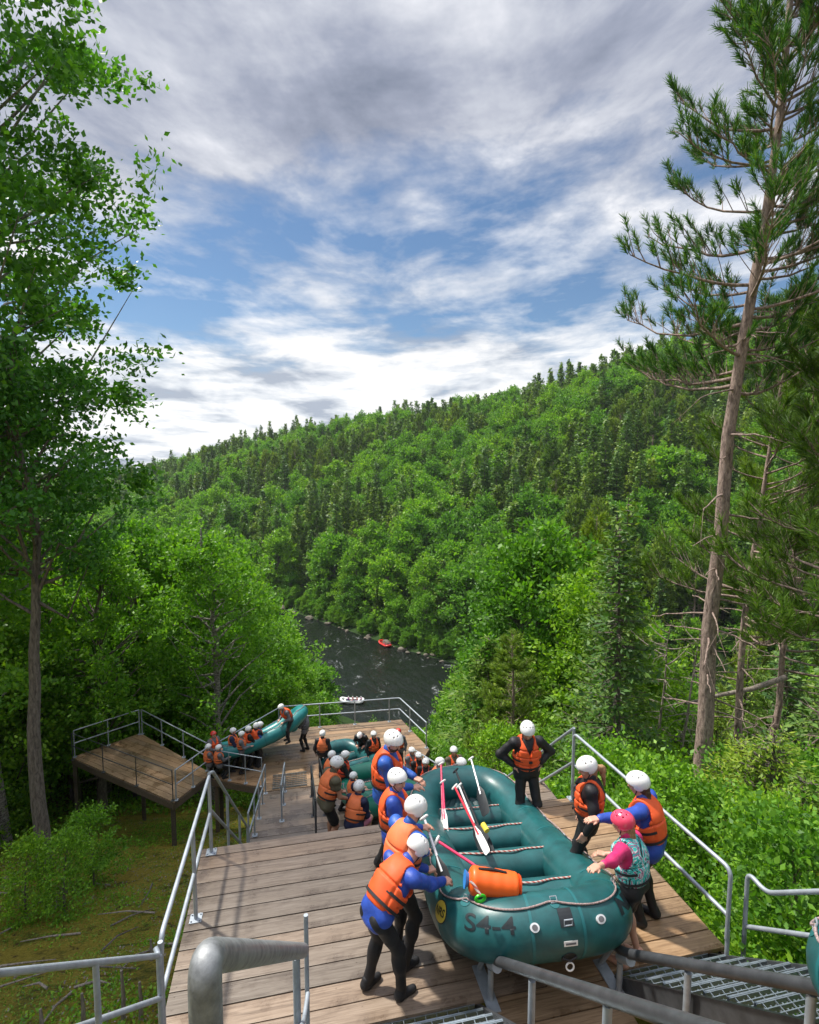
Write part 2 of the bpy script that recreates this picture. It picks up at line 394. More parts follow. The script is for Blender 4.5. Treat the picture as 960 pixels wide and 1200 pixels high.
# river boulders
def rock_mesh(seed, r=1):
    bm = bmesh.new(); bmesh.ops.create_icosphere(bm, subdivisions=3, radius=1); rg = random.Random(seed)
    dirs = [(Vector((rg.gauss(0, 1), rg.gauss(0, 1), rg.gauss(0, 1))).normalized(), rg.uniform(.5, .85)) for _ in range(11)]
    for v in bm.verts:
        for d_, k in dirs:
            q = v.co.dot(d_)
            if q > k: v.co -= d_*(q-k)
        v.co.z *= .7
    me = bpy.data.meshes.new('boulder'); bm.to_mesh(me); bm.free(); me.materials.append(M['rock']); return me
rocks = [rock_mesh(i) for i in range(5)]
rr = random.Random(3)
nb = 0
for i in range(400):
    k = rr.uniform(2.5, 6.2); a = RIV[int(k)]; b = RIV[int(k)+1]; c = a+(b-a)*(k-int(k))
    t = (b-a)/np.hypot(*(b-a)); nr = np.array([-t[1], t[0]])
    side = rr.random() < .85
    q = c+nr*(14+rr.uniform(-1.6, 1.2)) if side else c-nr*(22+rr.uniform(-3, 1))
    px, py, dd = proj(q[0], q[1], -42)
    if not (300 < px < 980) or nb >= 120: continue
    s = rr.choice((.22, .3, .4, .6, 1.2))*rr.uniform(.7, 1.3)
    o = bpy.data.objects.new('boulder', rr.choice(rocks)); COL.objects.link(o)
    o.location = (q[0], q[1], max(-42.55, gz(q[0], q[1]))+s*.15); o.scale = (s*rr.uniform(.8, 1.5), s, s*rr.uniform(.6, 1)); o.rotation_euler = (0, 0, rr.uniform(0, 6))
    tag(o, 'pale grey boulder lying along the river edge', 'boulder', 'boulders along the river edge'); nb += 1

# ================================================================== decks
def planks(root, x0, x1, ya, yb, z, w=.27, mat='wood', th=.045, notch=None, warm=None, name='plank', off=.004):
    y = ya; i = 0
    while y < yb-.02:
        ww = min(w, yb-y)
        segs = [(x0, x1)]
        if notch and y+ww*.5 > notch[2]: segs = [(x0, notch[0]), (notch[1], x1)]
        for (a, b) in segs:
            ends = [a, b] if (b-a) < 3.3 else [a, a+(b-a)*random.choice((.56, .64, .70)), b]
            for p, q in zip(ends[:-1], ends[1:]):
                mb = MB().box((0, 0, 0), (q-p-.004, ww-.014, th), bev=.004)
                for fx in (-(q-p)/2+.06, (q-p)/2-.06, 0):      # screw heads
                    for fy in (-ww*.28, ww*.28): mb.box((fx, fy, th/2+.001), (.012, .012, .003))
                mm = mat if not warm or (p+q)/2 < warm else 'wood_warm'
                o = mb.build(name, mm, root); o.location = ((p+q)/2, y+ww/2, z-th/2+random.uniform(-.002, .002)); i += 1
        y += w
    return i
plat = empty('wooden_platform', (1.5, 4.5, 0), label='wide wooden platform of cross planks under the large raft in front', cat='platform')
def sub(root, mb, name, mat, smooth=False):
    o = mb.build(name, mat, root, smooth); o.location = -Vector(root.location) if root.rotation_euler.z == 0 else o.location
    return o
base = Vector(plat.location)
n0 = len(COL.objects)
planks(plat, -1.25, 4.42, 4.55, 7.3, 0, .235, 'wood', notch=(1.5, 3.4, 5.7), warm=2.4)
planks(plat, 1.72, 3.02, 3.55, 4.55, 0, .235, 'wood_warm')
for o in plat.children: o.location -= base
mb = MB()
for xx in (-1.1, .2, 1.44, 3.46, 4.3): mb.box((xx, 5.92, -.17), (.09, 2.7, .24))
mb.box((.1, 7.27, -.15), (2.65, .045, .2)); mb.box((3.85, 7.27, -.15), (1.1, .045, .2))
mb.box((-1.22, 5.9, -.155), (.045, 2.75, .2)); mb.box((4.39, 5.9, -.155), (.045, 2.75, .2))
sub(plat, mb, 'joist', 'wood_dark')
for xx, yy in ((-1.05, 4.8), (-1.05, 7.1), (1.3, 7.1), (3.4, 7.1), (4.25, 7.1), (4.25, 4.8)):
    g = gz(xx, yy); sub(plat, MB().box((xx, yy, (g-.5-.3)/2), (.12, .12, abs(g-.5)-.28)), 'post', 'wood_dark')

# upper flight of open steel grating steps, on which the camera's owner stands
fl = empty('grating_stair', (1.5, 4.5, 0), label='steel grating stair coming down to the platform beside the slide pipes', cat='stair')
def tread(x0, x1, y, z, dp=.30):
    mb = MB(); k = 0; yy = y-dp/2
    for k in range(8):
        mb.box(((x0+x1)/2, yy+k*dp/7, z-.016), (x1-x0, .007, .032))
    xx = x0+.05
    while xx < x1: mb.box((xx, y, z-.008), (.006, dp, .012)); xx += .105
    mb.box(((x0+x1)/2, y-dp/2-.012, z-.022), (x1-x0, .012, .045)); mb.box(((x0+x1)/2, y+dp/2+.012, z-.022), (x1-x0, .012, .045))
    return mb
for k in range(1, 9):
    z = .195*(k-1)-.03; y = 4.4-.232*(k-1)
    for a, b in ((-1.12, 1.62), (3.12, 4.2)):
        if k > 5 and a < 0: pass
        sub(fl, tread(a, b, y, z), 'tread', 'grate')
for xx in (-1.16, 1.66, 3.08, 4.24):
    pts = [(xx, 4.6, -.22), (xx, 1.2, 2.62)]
    a, b = Vector(pts[0]), Vector(pts[1]); d_ = b-a; ang = math.atan2(d_.z, -d_.y)
    sub(fl, MB().box((a+b)/2, (.035, d_.length, .22), Matrix.Rotation(-ang, 3, 'X')), 'stringer', 'galv_dark')
# plank ramp under the slide between the steps
rp = empty('plank_ramp', (2.37, 3.6, 0), label='brown plank ramp between the two slide pipes in front of the raft', cat='ramp')
for k in range(12):
    yy = 3.5-k*.17; zz = .04+k*.17*.84
    o = MB().box((0, 0, 0), (1.28, .21, .04), bev=.004).build('plank', 'wood_warm', rp)
    o.location = (0, yy-3.6, zz); o.rotation_euler = (-rad(40), 0, 0)

# flight below the platform (40 degrees) with planks, landing, long flat flight, lower deck
st = empty('steep_stair', (1.5, 9.4, -2), label='steep wooden stair dropping from the far edge of the wide platform', cat='stair')
for k in range(1, 19):
    z = -.2055*k; y = 7.3+.239*(k-.5)
    if z < -3.75: break
    for a, b in (((-1.1, 1.45), (3.25, 4.3)) if k < 40 else ()):
        if b > 4 and z > -1.3: continue
        sub(st, MB().box(((a+b)/2, y+.02, z-.02), (b-a, .27, .04), bev=.004), 'tread', 'wood')
for xx in (-1.14, 1.4, 3.3, 4.33):
    a, b = Vector((xx, 7.35, -.35)), Vector((xx, 11.7, -4.05)); d_ = b-a
    sub(st, MB().box((a+b)/2, (.06, d_.length, .26), Matrix.Rotation(math.atan2(d_.z, d_.y), 3, 'X')), 'stringer', 'wood_dark')
sl = empty('side_step', (3.8, 7.9, -.5), label='small wooden step landing below the platform where the man with hands on hips stands', cat='landing')
planks(sl, 3.28, 4.28, 7.36, 8.7, -.5, .22)
for o in sl.children: o.location -= sl.location
sub(sl, MB().box((3.3, 8.0, -.66), (.06, 1.3, .2)).box((4.3, 8.0, -.66), (.06, 1.3, .2)), 'joist', 'wood_dark')
for xx in (3.32, 4.24): sub(sl, MB().box((xx, 8.6, -.6+gz(xx, 8.6)/2), (.1, .1, abs(gz(xx, 8.6)))), 'post', 'wood_dark')
land = empty('landing', (1.5, 11.9, -3.7), label='narrow wooden landing between the steep stair and the long low steps', cat='landing')
planks(land, -1.1, 4.3, 11.55, 12.2, -3.7, .22)
for o in land.children: o.location -= land.location
low = empty('low_stair', (1.5, 15.5, -5), label='long flight of grey wooden steps beside the squatting rafters', cat='stair')
ns = 11; run = 6.5/ns; rise = 2.5/ns
for k in range(ns):
    y = 12.2+run*k; z = -3.7-rise*(k+1) if k < ns-1 else -6.2+.004
    for j in range(2):
        sub(low, MB().box((1.5, y+run*(j+.5)/2, z-.02), (5.4, run/2-.05, .04), bev=.004), 'tread', 'wood')
    sub(low, MB().box((1.5, y+.01, z+rise/2-.02), (5.36, .02, rise-.02)), 'riser', 'wood_dark')
for xx in (-1.14, 1.5, 4.14):
    a, b = Vector((xx, 12.1, -4.05)), Vector((xx, 18.8, -6.62)); d_ = b-a
    sub(low, MB().box((a+b)/2, (.06, d_.length, .3), Matrix.Rotation(math.atan2(d_.z, d_.y), 3, 'X')), 'stringer', 'wood_dark')
for xx, yy in ((-1.1, 12), (4.1, 12), (-1.1, 15.5), (4.1, 15.5), (-1.1, 18.6), (4.1, 18.6)):
    g = gz(xx, yy); t = walk(yy)-.3; sub(low, MB().box((xx, yy, (g-.5+t)/2), (.12, .12, max(.3, t-g+.5))), 'post', 'wood_dark')

def polydeck(name, label, pts, z, w=.24, ang=0, mat='wood'):
    """planked deck clipped to a polygon; planks run along direction ang"""
    c = sum((Vector(p).to_2d() for p in pts), Vector((0, 0)))/len(pts)
    root = empty(name, (c.x, c.y, z), label=label, cat='deck')
    R = Matrix.Rotation(-ang, 2); loc = [R @ (Vector(p).to_2d()-c) for p in pts]
    ys = [p.y for p in loc]; y = min(ys); k = 0
    while y < max(ys):
        bm = bmesh.new(); bmf = bm.faces.new([bm.verts.new((p.x, p.y, 0)) for p in loc])
        for co, no in (((0, y+.006, 0), (0, -1, 0)), ((0, y+w-.006, 0), (0, 1, 0))):
            bmesh.ops.bisect_plane(bm, geom=bm.verts[:]+bm.edges[:]+bm.faces[:], plane_co=co, plane_no=no, clear_outer=True)
        if bm.faces:
            ex = bmesh.ops.extrude_face_region(bm, geom=bm.faces[:])
            for v in ex['geom']:
                if isinstance(v, bmesh.types.BMVert): v.co.z -= .04
            bmesh.ops.recalc_face_normals(bm, faces=bm.faces)
            me = bpy.data.meshes.new('plank'); bm.to_mesh(me)
            o = link('plank', me, mat, root); o.rotation_euler.z = ang; o.location.z = random.uniform(-.002, .002)
        bm.free(); y += w
    # rim beam and posts
    mb = MB()
    for a, b in zip(pts, pts[1:]+pts[:1]):
        a = Vector((*a, 0)); b = Vector((*b, 0)); d_ = b-a
        mb.box((a+b)/2+Vector((0, 0, -.16-.0))-Vector((c.x, c.y, 0)), (d_.length, .05, .22), Matrix.Rotation(math.atan2(d_.y, d_.x), 3, 'Z'))
    mb.build('rim_beam', 'wood_dark', root)
    for a in pts:
        q = Vector(a)*.96+c*.04; g = gz(q.x, q.y)-z
        if g < -.3: MB().box((q.x-c.x, q.y-c.y, (g-.3-.25)/2), (.13, .13, abs(g-.3)-.2)).build('post', 'wood_dark', root)
    return root
LD = [(-4.0, 18.5), (-3.05, 20.05), (-6.35, 23.8), (-8.4, 22.3)]
polydeck('lookout_deck', 'square wooden viewing deck with railings at the left above the mossy slope', LD, -6.05, ang=rad(-40), mat='wood_warm')
MD = [(-1.12, 18.712), (4.2, 18.712), (5.2, 20.3), (4.6, 23.0), (-.6, 23.2), (-2.9, 20.4), (-3.0, 19.95), (-1.2, 19.0)]
polydeck('main_lower_deck', 'large wet wooden deck where rafters gather at the foot of the steps', MD, -6.2, ang=0, mat='wood_warm')
gp = sub(empty('floor_grating', (-.25, 19.2, -6.19), label='square steel grating panel set at the foot of the low steps', cat='grating'), tread(-.85, .35, 19.2, -6.15, .8), 'bars', 'grate')

# ================================================================== hand rails
def handrail(name, label, lines, posts, mat='galv', r=.022, plate=True, group=None):
    """lines: list of point lists; posts: list of (top, foot)"""
    b = Vector(posts[0][1]); root = empty(name, b, label=label, cat='handrail', group=group)
    for i, l in enumerate(lines):
        MB().tube([Vector(p)-b for p in bent(l, .1)], r, 10).build('top_rail' if i == 0 else 'mid_rail', mat, root, True)
    for tp, ft in posts:
        tp = Vector(tp)-b; ft = Vector(ft)-b
        po = MB().tube([ft, tp], r, 10).build('post', mat, root, True)
        if plate:
            mb = MB().box(ft+Vector((0, 0, .006)), (.13, .13, .012), bev=.003)
            for sx in (-.045, .045):
                for sy in (-.045, .045): mb.tube([ft+Vector((sx, sy, .012)), ft+Vector((sx, sy, .026))], .009, 6)
            mb.build('base_plate', mat, po)
    return root
H = 1.05
def run_rail(name, label, pts, nposts, mid=.55, **k):
    """rail following floor points pts"""
    P3 = [Vector(p) for p in pts]
    tot = [0]
    for a, b in zip(P3[:-1], P3[1:]): tot.append(tot[-1]+(b-a).length)
    def at(t):
        for i in range(len(P3)-1):
            if t <= tot[i+1]+1e-6: return P3[i].lerp(P3[i+1], (t-tot[i])/max(1e-6, tot[i+1]-tot[i]))
        return P3[-1]
    ps = [at(tot[-1]*i/(nposts-1)) for i in range(nposts)]
    up = Vector((0, 0, H)); um = Vector((0, 0, mid))
    return handrail(name, label, [[p+up for p in P3], [p+um for p in P3]], [(p+up, p) for p in ps], **k)
U = Vector((0, 0, 1))
# platform left
handrail('handrail', 'grey pipe handrail along the left edge of the wide platform', 
    [[(-1.17, 4.72, .9), (-1.17, 4.75, H), (-1.12, 7.2, H)], [(-1.17, 4.72, .55), (-1.12, 7.2, .55)]],
    [((-1.17, 4.70, H-.02), (-1.17, 4.70, 0)), ((-1.14, 6.12, H), (-1.14, 6.12, 0)), ((-1.12, 7.2, H), (-1.12, 7.2, 0))])
# platform left, down the steep stair
handrail('handrail', 'grey pipe handrail dropping steeply down from the left corner of the platform',
    [[(-1.13, 7.27, H), (-1.1, 7.4, H-.05), (-1.06, 11.6, -3.7+H)], [(-1.13, 7.27, .55), (-1.06, 11.6, -3.7+.5)]],
    [((-1.09, 8.7, H-1.2), (-1.09, 8.7, -1.2)), ((-1.07, 10.2, H-2.5), (-1.07, 10.2, -2.5)), ((-1.06, 11.6, -3.7+H), (-1.06, 11.6, -3.7))])
# stair rail coming up to the camera at the left
a = Vector((-1.2, 4.62, H-.12)); b = D(-90, 1150, 2.75)
a2 = D(186, 1120, 4.6); 
handrail('handrail', 'pale grey pipe handrail rising towards the viewer at the lower left',
    [[(-1.2, 4.66, H-.03), a2, b], [D(188, 1170, 4.62), D(90, 1204, 3.9), b-Vector((0, 0, .5))]],
    [(a2.lerp(b, .38), a2.lerp(b, .38)-U*1.1), (a2.lerp(b, .9), a2.lerp(b, .9)-U*1.1), (a2.lerp(b, .0), (a2.x, a2.y, 0))], plate=False)
# platform right
handrail('handrail', 'grey pipe handrail along the right edge of the wide platform above the bushes',
    [[(4.24, 4.36, .3), (4.25, 4.36, H), (4.12, 7.25, H), (4.12, 7.25, .3)], [(4.25, 4.36, .55), (4.14, 7.25, .55)]],
    [((4.25, 4.36, .4), (4.25, 4.36, 0)), ((4.12, 7.25, .4), (4.12, 7.25, 0))])
q = Vector((4.37, 4.28, 0))
handrail('handrail', 'short grey pipe handrail rising along the stair at the lower right',
    [[(4.37, 4.28, .2), (4.37, 4.28, H+.02), (4.36, 4.05, H-.02), (4.36, 1.6, H+2.05)], [(4.37, 4.26, .5), (4.36, 1.6, 2.5)]],
    [((4.37, 4.28, .4), (4.37, 4.28, 0)), ((4.36, 2.6, 2.25), (4.36, 2.6, 1.2))])
handrail('handrail', 'grey pipe handrail descending right of the steep stair behind the standing man',
    [[(4.2, 7.4, H), (4.25, 11.6, -3.7+H)], [(4.2, 7.4, .5), (4.25, 11.6, -3.7+.5)]],
    [((4.2, 7.4, H), (4.2, 7.4, -.1)), ((4.22, 9.4, H-1.8), (4.22, 9.4, -1.85)), ((4.25, 11.6, -3.7+H), (4.25, 11.6, -3.7))])
# centre rail of the camera's flight: thick pipe
big = empty('slide_pipe', (-.31, 1.78, 1.9), label='thick pale grey pipe bent over a stout round post in the foreground', cat='pipe', group='slide pipes')
bb = Vector(big.location)
e0 = Vector((-.31, 1.80, 3.42)); e1 = Vector((.02, 4.28, 1.10))
MB().tube([p-bb for p in bent([(-.315, 1.74, 1.7), e0+Vector((0, -.02, .06)), e1], .11, 8)], .054, 20).build('pipe', 'galv_worn', big, True)
for p in ((-.03, 4.12),):
    MB().tube([Vector((p[0], p[1], 1.2))-bb, Vector((p[0], p[1], 0.02))-bb], .03, 10).build('support', 'galv', big, True)
handrail('handrail', 'thin centre handrail with a tall end post beside the foreground pipe',
    [[(.06, 4.46, .52), (.02, 4.2, .55), (-.1, 3.1, 1.5)], []][:1],
    [((.055, 4.50, 1.22), (.055, 4.50, 0))], r=.02)
# slide pipes in front of the raft
for nm, x, yy, lab in (('slide_pipe', 1.77, 4.55, 'dark grey slide pipe under the left half of the raft nose'), ('slide_pipe', 3.01, 4.35, 'dark grey slide pipe under the right half of the raft nose')):
    r0 = empty(nm, (x, yy, 0), label=lab, cat='pipe', group='slide pipes')
    MB().tube(bent([(0, .85, .34), (0, .02, .40), (0, -3.0, .35+.84*3.0)], .25, 6), .043, 16).build('pipe', 'galv_dark', r0, True)
    for dy in (-.02, -.9, -1.9):
        zz = .35 if dy > -.1 else .35-.84*dy
        MB().tube([(0, dy, zz-.02), (0, dy, 0.0 if dy > -.1 else -.84*dy-.1)], .028, 10).build('support', 'galv', r0, True)
    MB().tube([(0, .13, .34), (0, .30, .02)], .026, 10).build('support', 'galv', r0, True)
    MB().box((0, .1, .008), (.12, .5, .014), bev=.003).build('base_plate', 'galv', r0)
    MB().tube([(0, -.02, .385), (0, -.18, .50)], .048, 16).build('collar', 'galv', r0, True)
# slide pipes down the steep flight
for x, lab in ((1.8, 'dark grey slide pipe going down the steep stair, left one'), (3.0, 'dark grey slide pipe going down the steep stair, right one')):
    r0 = empty('slide_pipe', (x, 6.9, 0), label=lab, cat='pipe', group='slide pipes')
    MB().tube(bent([(0, -.3, -.12), (0, .0, -.16), (0, 4.6, -3.95)], .2, 5), .05, 12).build('pipe', 'galv_dark', r0, True)
    for dy in (1.2, 2.8, 4.3): MB().tube([(0, dy, -.16-.824*dy), (0, dy, gz(x, 6.9+dy)-.2)], .035, 8).build('support', 'galv_dark', r0, True)
# lower flight rails
run_rail('handrail', 'grey handrail at the left side of the long low steps', [(-1.08, 12.1, -3.7), (-1.06, 18.6, -6.2)], 5)
run_rail('handrail', 'second grey handrail just inside the left one on the long low steps', [(-.42, 14.6, -4.62), (-.40, 18.4, -6.1)], 3)
run_rail('handrail', 'dark centre handrail standing on the long low steps', [(.42, 12.4, -3.8), (.46, 17.2, -5.65)], 3, mat='galv_dark', r=.026)
run_rail('handrail', 'short dark handrail right of the centre one on the low steps', [(.75, 14.6, -4.62), (.78, 18.2, -6.0)], 3, mat='galv_dark')
run_rail('handrail', 'grey handrail at the right side of the long low steps', [(4.1, 12.1, -3.7), (4.1, 18.6, -6.2)], 5)
LDz = -6.05
run_rail('handrail', 'handrail along the far left side of the square viewing deck', [(-8.3, 22.3, LDz), (-6.35, 23.7, LDz)], 3)
run_rail('handrail', 'handrail along the back right side of the square viewing deck', [(-6.25, 23.7, LDz), (-3.2, 20.25, LDz)], 4)
run_rail('handrail', 'thin dark handrail along the front left side of the square viewing deck', [(-8.3, 22.1, LDz), (-4.05, 18.6, LDz)], 4, mat='galv_dark', r=.016)
run_rail('handrail', 'handrail along the front right side of the square viewing deck', [(-3.95, 18.6, LDz), (-3.1, 19.95, LDz)], 3)
run_rail('handrail', 'thin handrail along the front edge of the large lower deck', [(-2.95, 20.0, -6.2), (-1.2, 19.05, -6.2)], 4, r=.016)
run_rail('handrail', 'grey handrail behind the seated rafters at the left back of the lower deck', [(-2.85, 20.5, -6.2), (-.7, 23.0, -6.2)], 4)
run_rail('handrail', 'long pale handrail along the far edge of the lower deck above the river', [(-.5, 23.1, -6.2), (4.5, 22.9, -6.2), (5.1, 20.4, -6.2)], 6, r=.026)
# a raft slide below the lower deck towards the river is hidden by trees
# ================================================================== rafts
class TubePath:
    def __init__(s, W, L, r, kick0=.20, kick1=.34, n=3.1, a0=.82, a1=1.35):
        s.r = r; wc = W/2-r; y0 = r; y1 = L-r
        def w_at(y):
            if y < y0+a0: t = (y0+a0-y)/a0
            elif y > y1-a1: t = (y-(y1-a1))/a1
            else: t = 0
            return wc*max(0, 1-min(1, t)**n)**(1/n)
        pts = []
        # right side from near end to far end, then left side back
        ts = np.linspace(0, math.pi/2, 26)
        near = [(wc*math.sin(t)**(2/n), y0+a0-a0*math.cos(t)**(2/n)) for t in ts]
        far = [(wc*math.cos(t)**(2/n), y1-a1+a1*math.sin(t)**(2/n)) for t in ts]
        mid = [(wc, y) for y in np.linspace(y0+a0, y1-a1, 16)[1:-1]]
        right = near+mid+far
        loop = right+[(-x, y) for x, y in right[::-1][1:-1]]
        def z_at(y):
            z = 0
            if y < y0+1.1: z = kick0*((y0+1.1-y)/1.1)**2
            if y > y1-1.5: z = kick1*((y-(y1-1.5))/1.5)**2
            return z
        C = np.array([(x, y, z_at(y)) for x, y in loop]); C = np.vstack([C, C[:1]])
        seg = np.linalg.norm(np.diff(C, axis=0), axis=1); cum = np.r_[0, np.cumsum(seg)]
        s.len = cum[-1]; m = 180; u = np.linspace(0, s.len, m+1)
        s.u = u; s.C = np.stack([np.interp(u, cum, C[:, k]) for k in range(3)], 1)
        for _ in range(2): s.C[1:-1] = (s.C[:-2]+2*s.C[1:-1]+s.C[2:])/4
        s.C[0] = s.C[-1] = (s.C[-2]+s.C[1]+2*s.C[0])/4
        T = np.roll(s.C[:-1], -1, 0)-np.roll(s.C[:-1], 1, 0); T = np.vstack([T, T[:1]])
        T /= np.linalg.norm(T, axis=1)[:, None]; s.T = T
        s.N = np.cross(T, (0, 0, 1)); s.N /= np.linalg.norm(s.N, axis=1)[:, None]; s.B = np.cross(s.N, T)
    def at(s, u, th, off=0):
        u = u % s.len
        c = Vector([float(np.interp(u, s.u, s.C[:, k])) for k in range(3)])
        n = Vector([float(np.interp(u, s.u, s.N[:, k])) for k in range(3)]).normalized()
        b = Vector([float(np.interp(u, s.u, s.B[:, k])) for k in range(3)]).normalized()
        R = s.r+off; return c+n*(math.cos(th)*R)+b*(math.sin(th)*R)
def tube_band(tp, u0, u1, th0, th1, off, nu, nt, thick=.004):
    V = []; Fs = []
    for o in (off, off-thick):
        for i in range(nu+1):
            for j in range(nt+1): V.append(tp.at(u0+(u1-u0)*i/nu, th0+(th1-th0)*j/nt, o)[:])
    W = nt+1; S = (nu+1)*W
    for i in range(nu):
        for j in range(nt): a = i*W+j; Fs.append([a, a+1, a+W+1, a+W])
    edge = [i*W for i in range(nu+1)]+[nu*W+j for j in range(1, nt+1)]+[i*W+nt for i in range(nu-1, -1, -1)]+[j for j in range(nt-1, 0, -1)]
    for a, b in zip(edge, edge[1:]+edge[:1]): Fs.append([a, b, b+S, a+S])
    return V, Fs
def text_on(tp, txt, size, u, th, off, parent, mat, name='lettering', shear=0, bold=.006, flip=1):
    cu = bpy.data.curves.new('lettering', 'FONT'); cu.body = txt; cu.size = size; cu.align_x = 'CENTER'; cu.align_y = 'CENTER'; cu.shear = shear; cu.offset = bold
    ob = bpy.data.objects.new('lettering', cu); COL.objects.link(ob); bpy.context.view_layer.update()
    me = bpy.data.meshes.new_from_object(ob.evaluated_get(bpy.context.evaluated_depsgraph_get()))
    bpy.data.objects.remove(ob); bpy.data.curves.remove(cu)
    bm = bmesh.new(); bm.from_mesh(me)
    for ax in (0, 1):
        for k in range(-40, 41):
            co = [0, 0, 0]; no = [0, 0, 0]; co[ax] = k*.015; no[ax] = 1
            bmesh.ops.bisect_plane(bm, geom=bm.verts[:]+bm.edges[:]+bm.faces[:], plane_co=co, plane_no=no)
    for v in bm.verts: v.co = tp.at(u+v.co.x, th+v.co.y/tp.r, off)
    bm.to_mesh(me); bm.free()
    return link(name, me, mat, parent)
def disc_on(tp, u, th, rad_, off, parent, name, mat, ratio=1.0, depth=.012):
    V = []; Fs = []; n = 28
    for o in (off, off-depth):
        V.append(tp.at(u, th, o)[:])
        for rr_ in (.5, 1):
            for k in range(n):
                a = 2*math.pi*k/n; V.append(tp.at(u+math.cos(a)*rad_*rr_*ratio, th+math.sin(a)*rad_*rr_/tp.r, o)[:])
    S = 2*n+1
    for k in range(n):
        k2 = (k+1) % n; Fs.append([0, 1+k, 1+k2]); Fs.append([1+k, 1+n+k, 1+n+k2, 1+k2]); Fs.append([1+n+k, S+1+n+k, S+1+n+k2, 1+n+k2])
    return MB().add(V, Fs).build(name, mat, parent)
def make_raft(name, label, mat='raft', W=2.06, L=4.5, r=.275, detail=2, group=None, thw=4, k0=.2, k1=.34, cat='raft'):
    root = empty(name, label=label, cat=cat, group=group)
    tp = TubePath(W, L, r, k0, k1)
    n = 36 if detail > 1 else 18; m = len(tp.C)-1
    th = np.arange(n)*2*math.pi/n
    V = tp.C[:-1, None, :]+tp.N[:-1, None, :]*(np.cos(th)*r)[None, :, None]+tp.B[:-1, None, :]*(np.sin(th)*r)[None, :, None]
    I = np.arange(m*n).reshape(m, n); J = np.roll(I, -1, 0)
    Q = np.stack([I, np.roll(I, -1, 1), np.roll(J, -1, 1), J], -1).reshape(-1, 4)[:, ::-1]
    link('outer_tube', npmesh('outer_tube', V.reshape(-1, 3), Q), mat, root, True)
    # floor
    Fl = []; inner = tp.C[:-1]-tp.N[:-1]*(r*.7)
    nf = 24; V = []; Fs = []
    ys = np.linspace(inner[:, 1].min()+.02, inner[:, 1].max()-.02, 60)
    half = m//2
    rx = inner[:half]; o = np.argsort(rx[:, 1]); 
    for y in ys:
        w = float(np.interp(y, rx[o, 1], rx[o, 0])); z = float(np.interp(y, rx[o, 1], rx[o, 2]))
        for j in range(nf+1):
            t = j/nf; V.append((-w+2*w*t, y, z-r*.62+.035*abs(math.sin(t*math.pi*7))))
    for i in range(59):
        for j in range(nf): a = i*(nf+1)+j; Fs.append([a, a+1, a+nf+2, a+nf+1])
    MB().add(V, Fs).build('floor', 'raft_floor', root, True)
    # thwarts
    yy = [L*.235+i*(L*.56)/(max(1, thw-1)) for i in range(thw)]
    for i, y in enumerate(yy):
        w = W/2-r*1.25; rt = .20; pts = []; rs = []
        for k in range(-12, 13):
            t = k/12; pts.append((t*w, y, -.02)); rs.append(rt*(1-.0*abs(t))*(1 if abs(t) < .86 else math.sqrt(max(.05, 1-((abs(t)-.86)/.17)**2))))
        th_ = MB().tube(pts, rs, 28 if detail > 1 else 14).build('thwart', mat, root, True)
        if detail > 1:
            for sx in (-1, 1): MB().tube([(sx*w*.86, y, -.02), (sx*w*.88, y, -.02)], rt+.003, 28, cap=False).build('seam', 'raft_seam', th_, True)
            pts = [((-.85+1.7*k/20)*w, y-.03-.05*math.sin(math.pi*k/20)+.012*math.sin(k*.9), -.02+rt*1.02) for k in range(21)]
            MB().tube(pts, .0105, 8).build('rope', 'rope', th_, True)
            for sx in (-1, 1): MB().tube([(sx*w*.85, y-.03, .17), (sx*w*.85+.05*sx, y-.03, .19), (sx*w*.85+.09*sx, y-.03, .14)], .024, 8).build('rope_knot', 'rope', th_, True)
    if detail > 1:
        Lh = tp.len
        seams = [-.98, -.22, .22, .75, 1.15, Lh*.25, Lh*.33, Lh*.5-.3, Lh*.5+.3, Lh*.67, Lh*.75, -1.6]
        for u in seams:
            V, Fs = tube_band(tp, u-.012, u+.012, rad(-130), rad(120), .003, 1, 40, .003)
            MB().add(V, Fs).build('seam', 'raft_seam', root, True)
        # perimeter line through D rings
        uu = []; k = 0; pts = []
        nr = 14; step = Lh/nr
        for i in range(nr):
            for k in range(12):
                t = k/12; u = (i+t)*step+.02
                pts.append(tp.at(u, rad(62-13*math.sin(math.pi*t)+ (4 if i % 2 else 0)), .014))
        MB().tube(pts, .009, 7, closed=True).build('perimeter_line', 'rope_grey', root, True)
        for i in range(nr):
            u = i*step+.02
            pr = disc_on(tp, u, rad(60), .045, .004, root, 'ring_patch', 'raft_seam')
            MB().tube([tp.at(u-.03, rad(60), .01), tp.at(u-.03, rad(70), .028), tp.at(u+.03, rad(70), .028), tp.at(u+.03, rad(60), .01)], .006, 6, closed=True).build('d_ring', 'galv', pr, True)
    return root, tp
raft, tp = make_raft('large_raft', 'large dark teal inflatable raft in front, paddles and orange bag lying in it', thw=4, L=4.62, W=2.06, k0=.12)
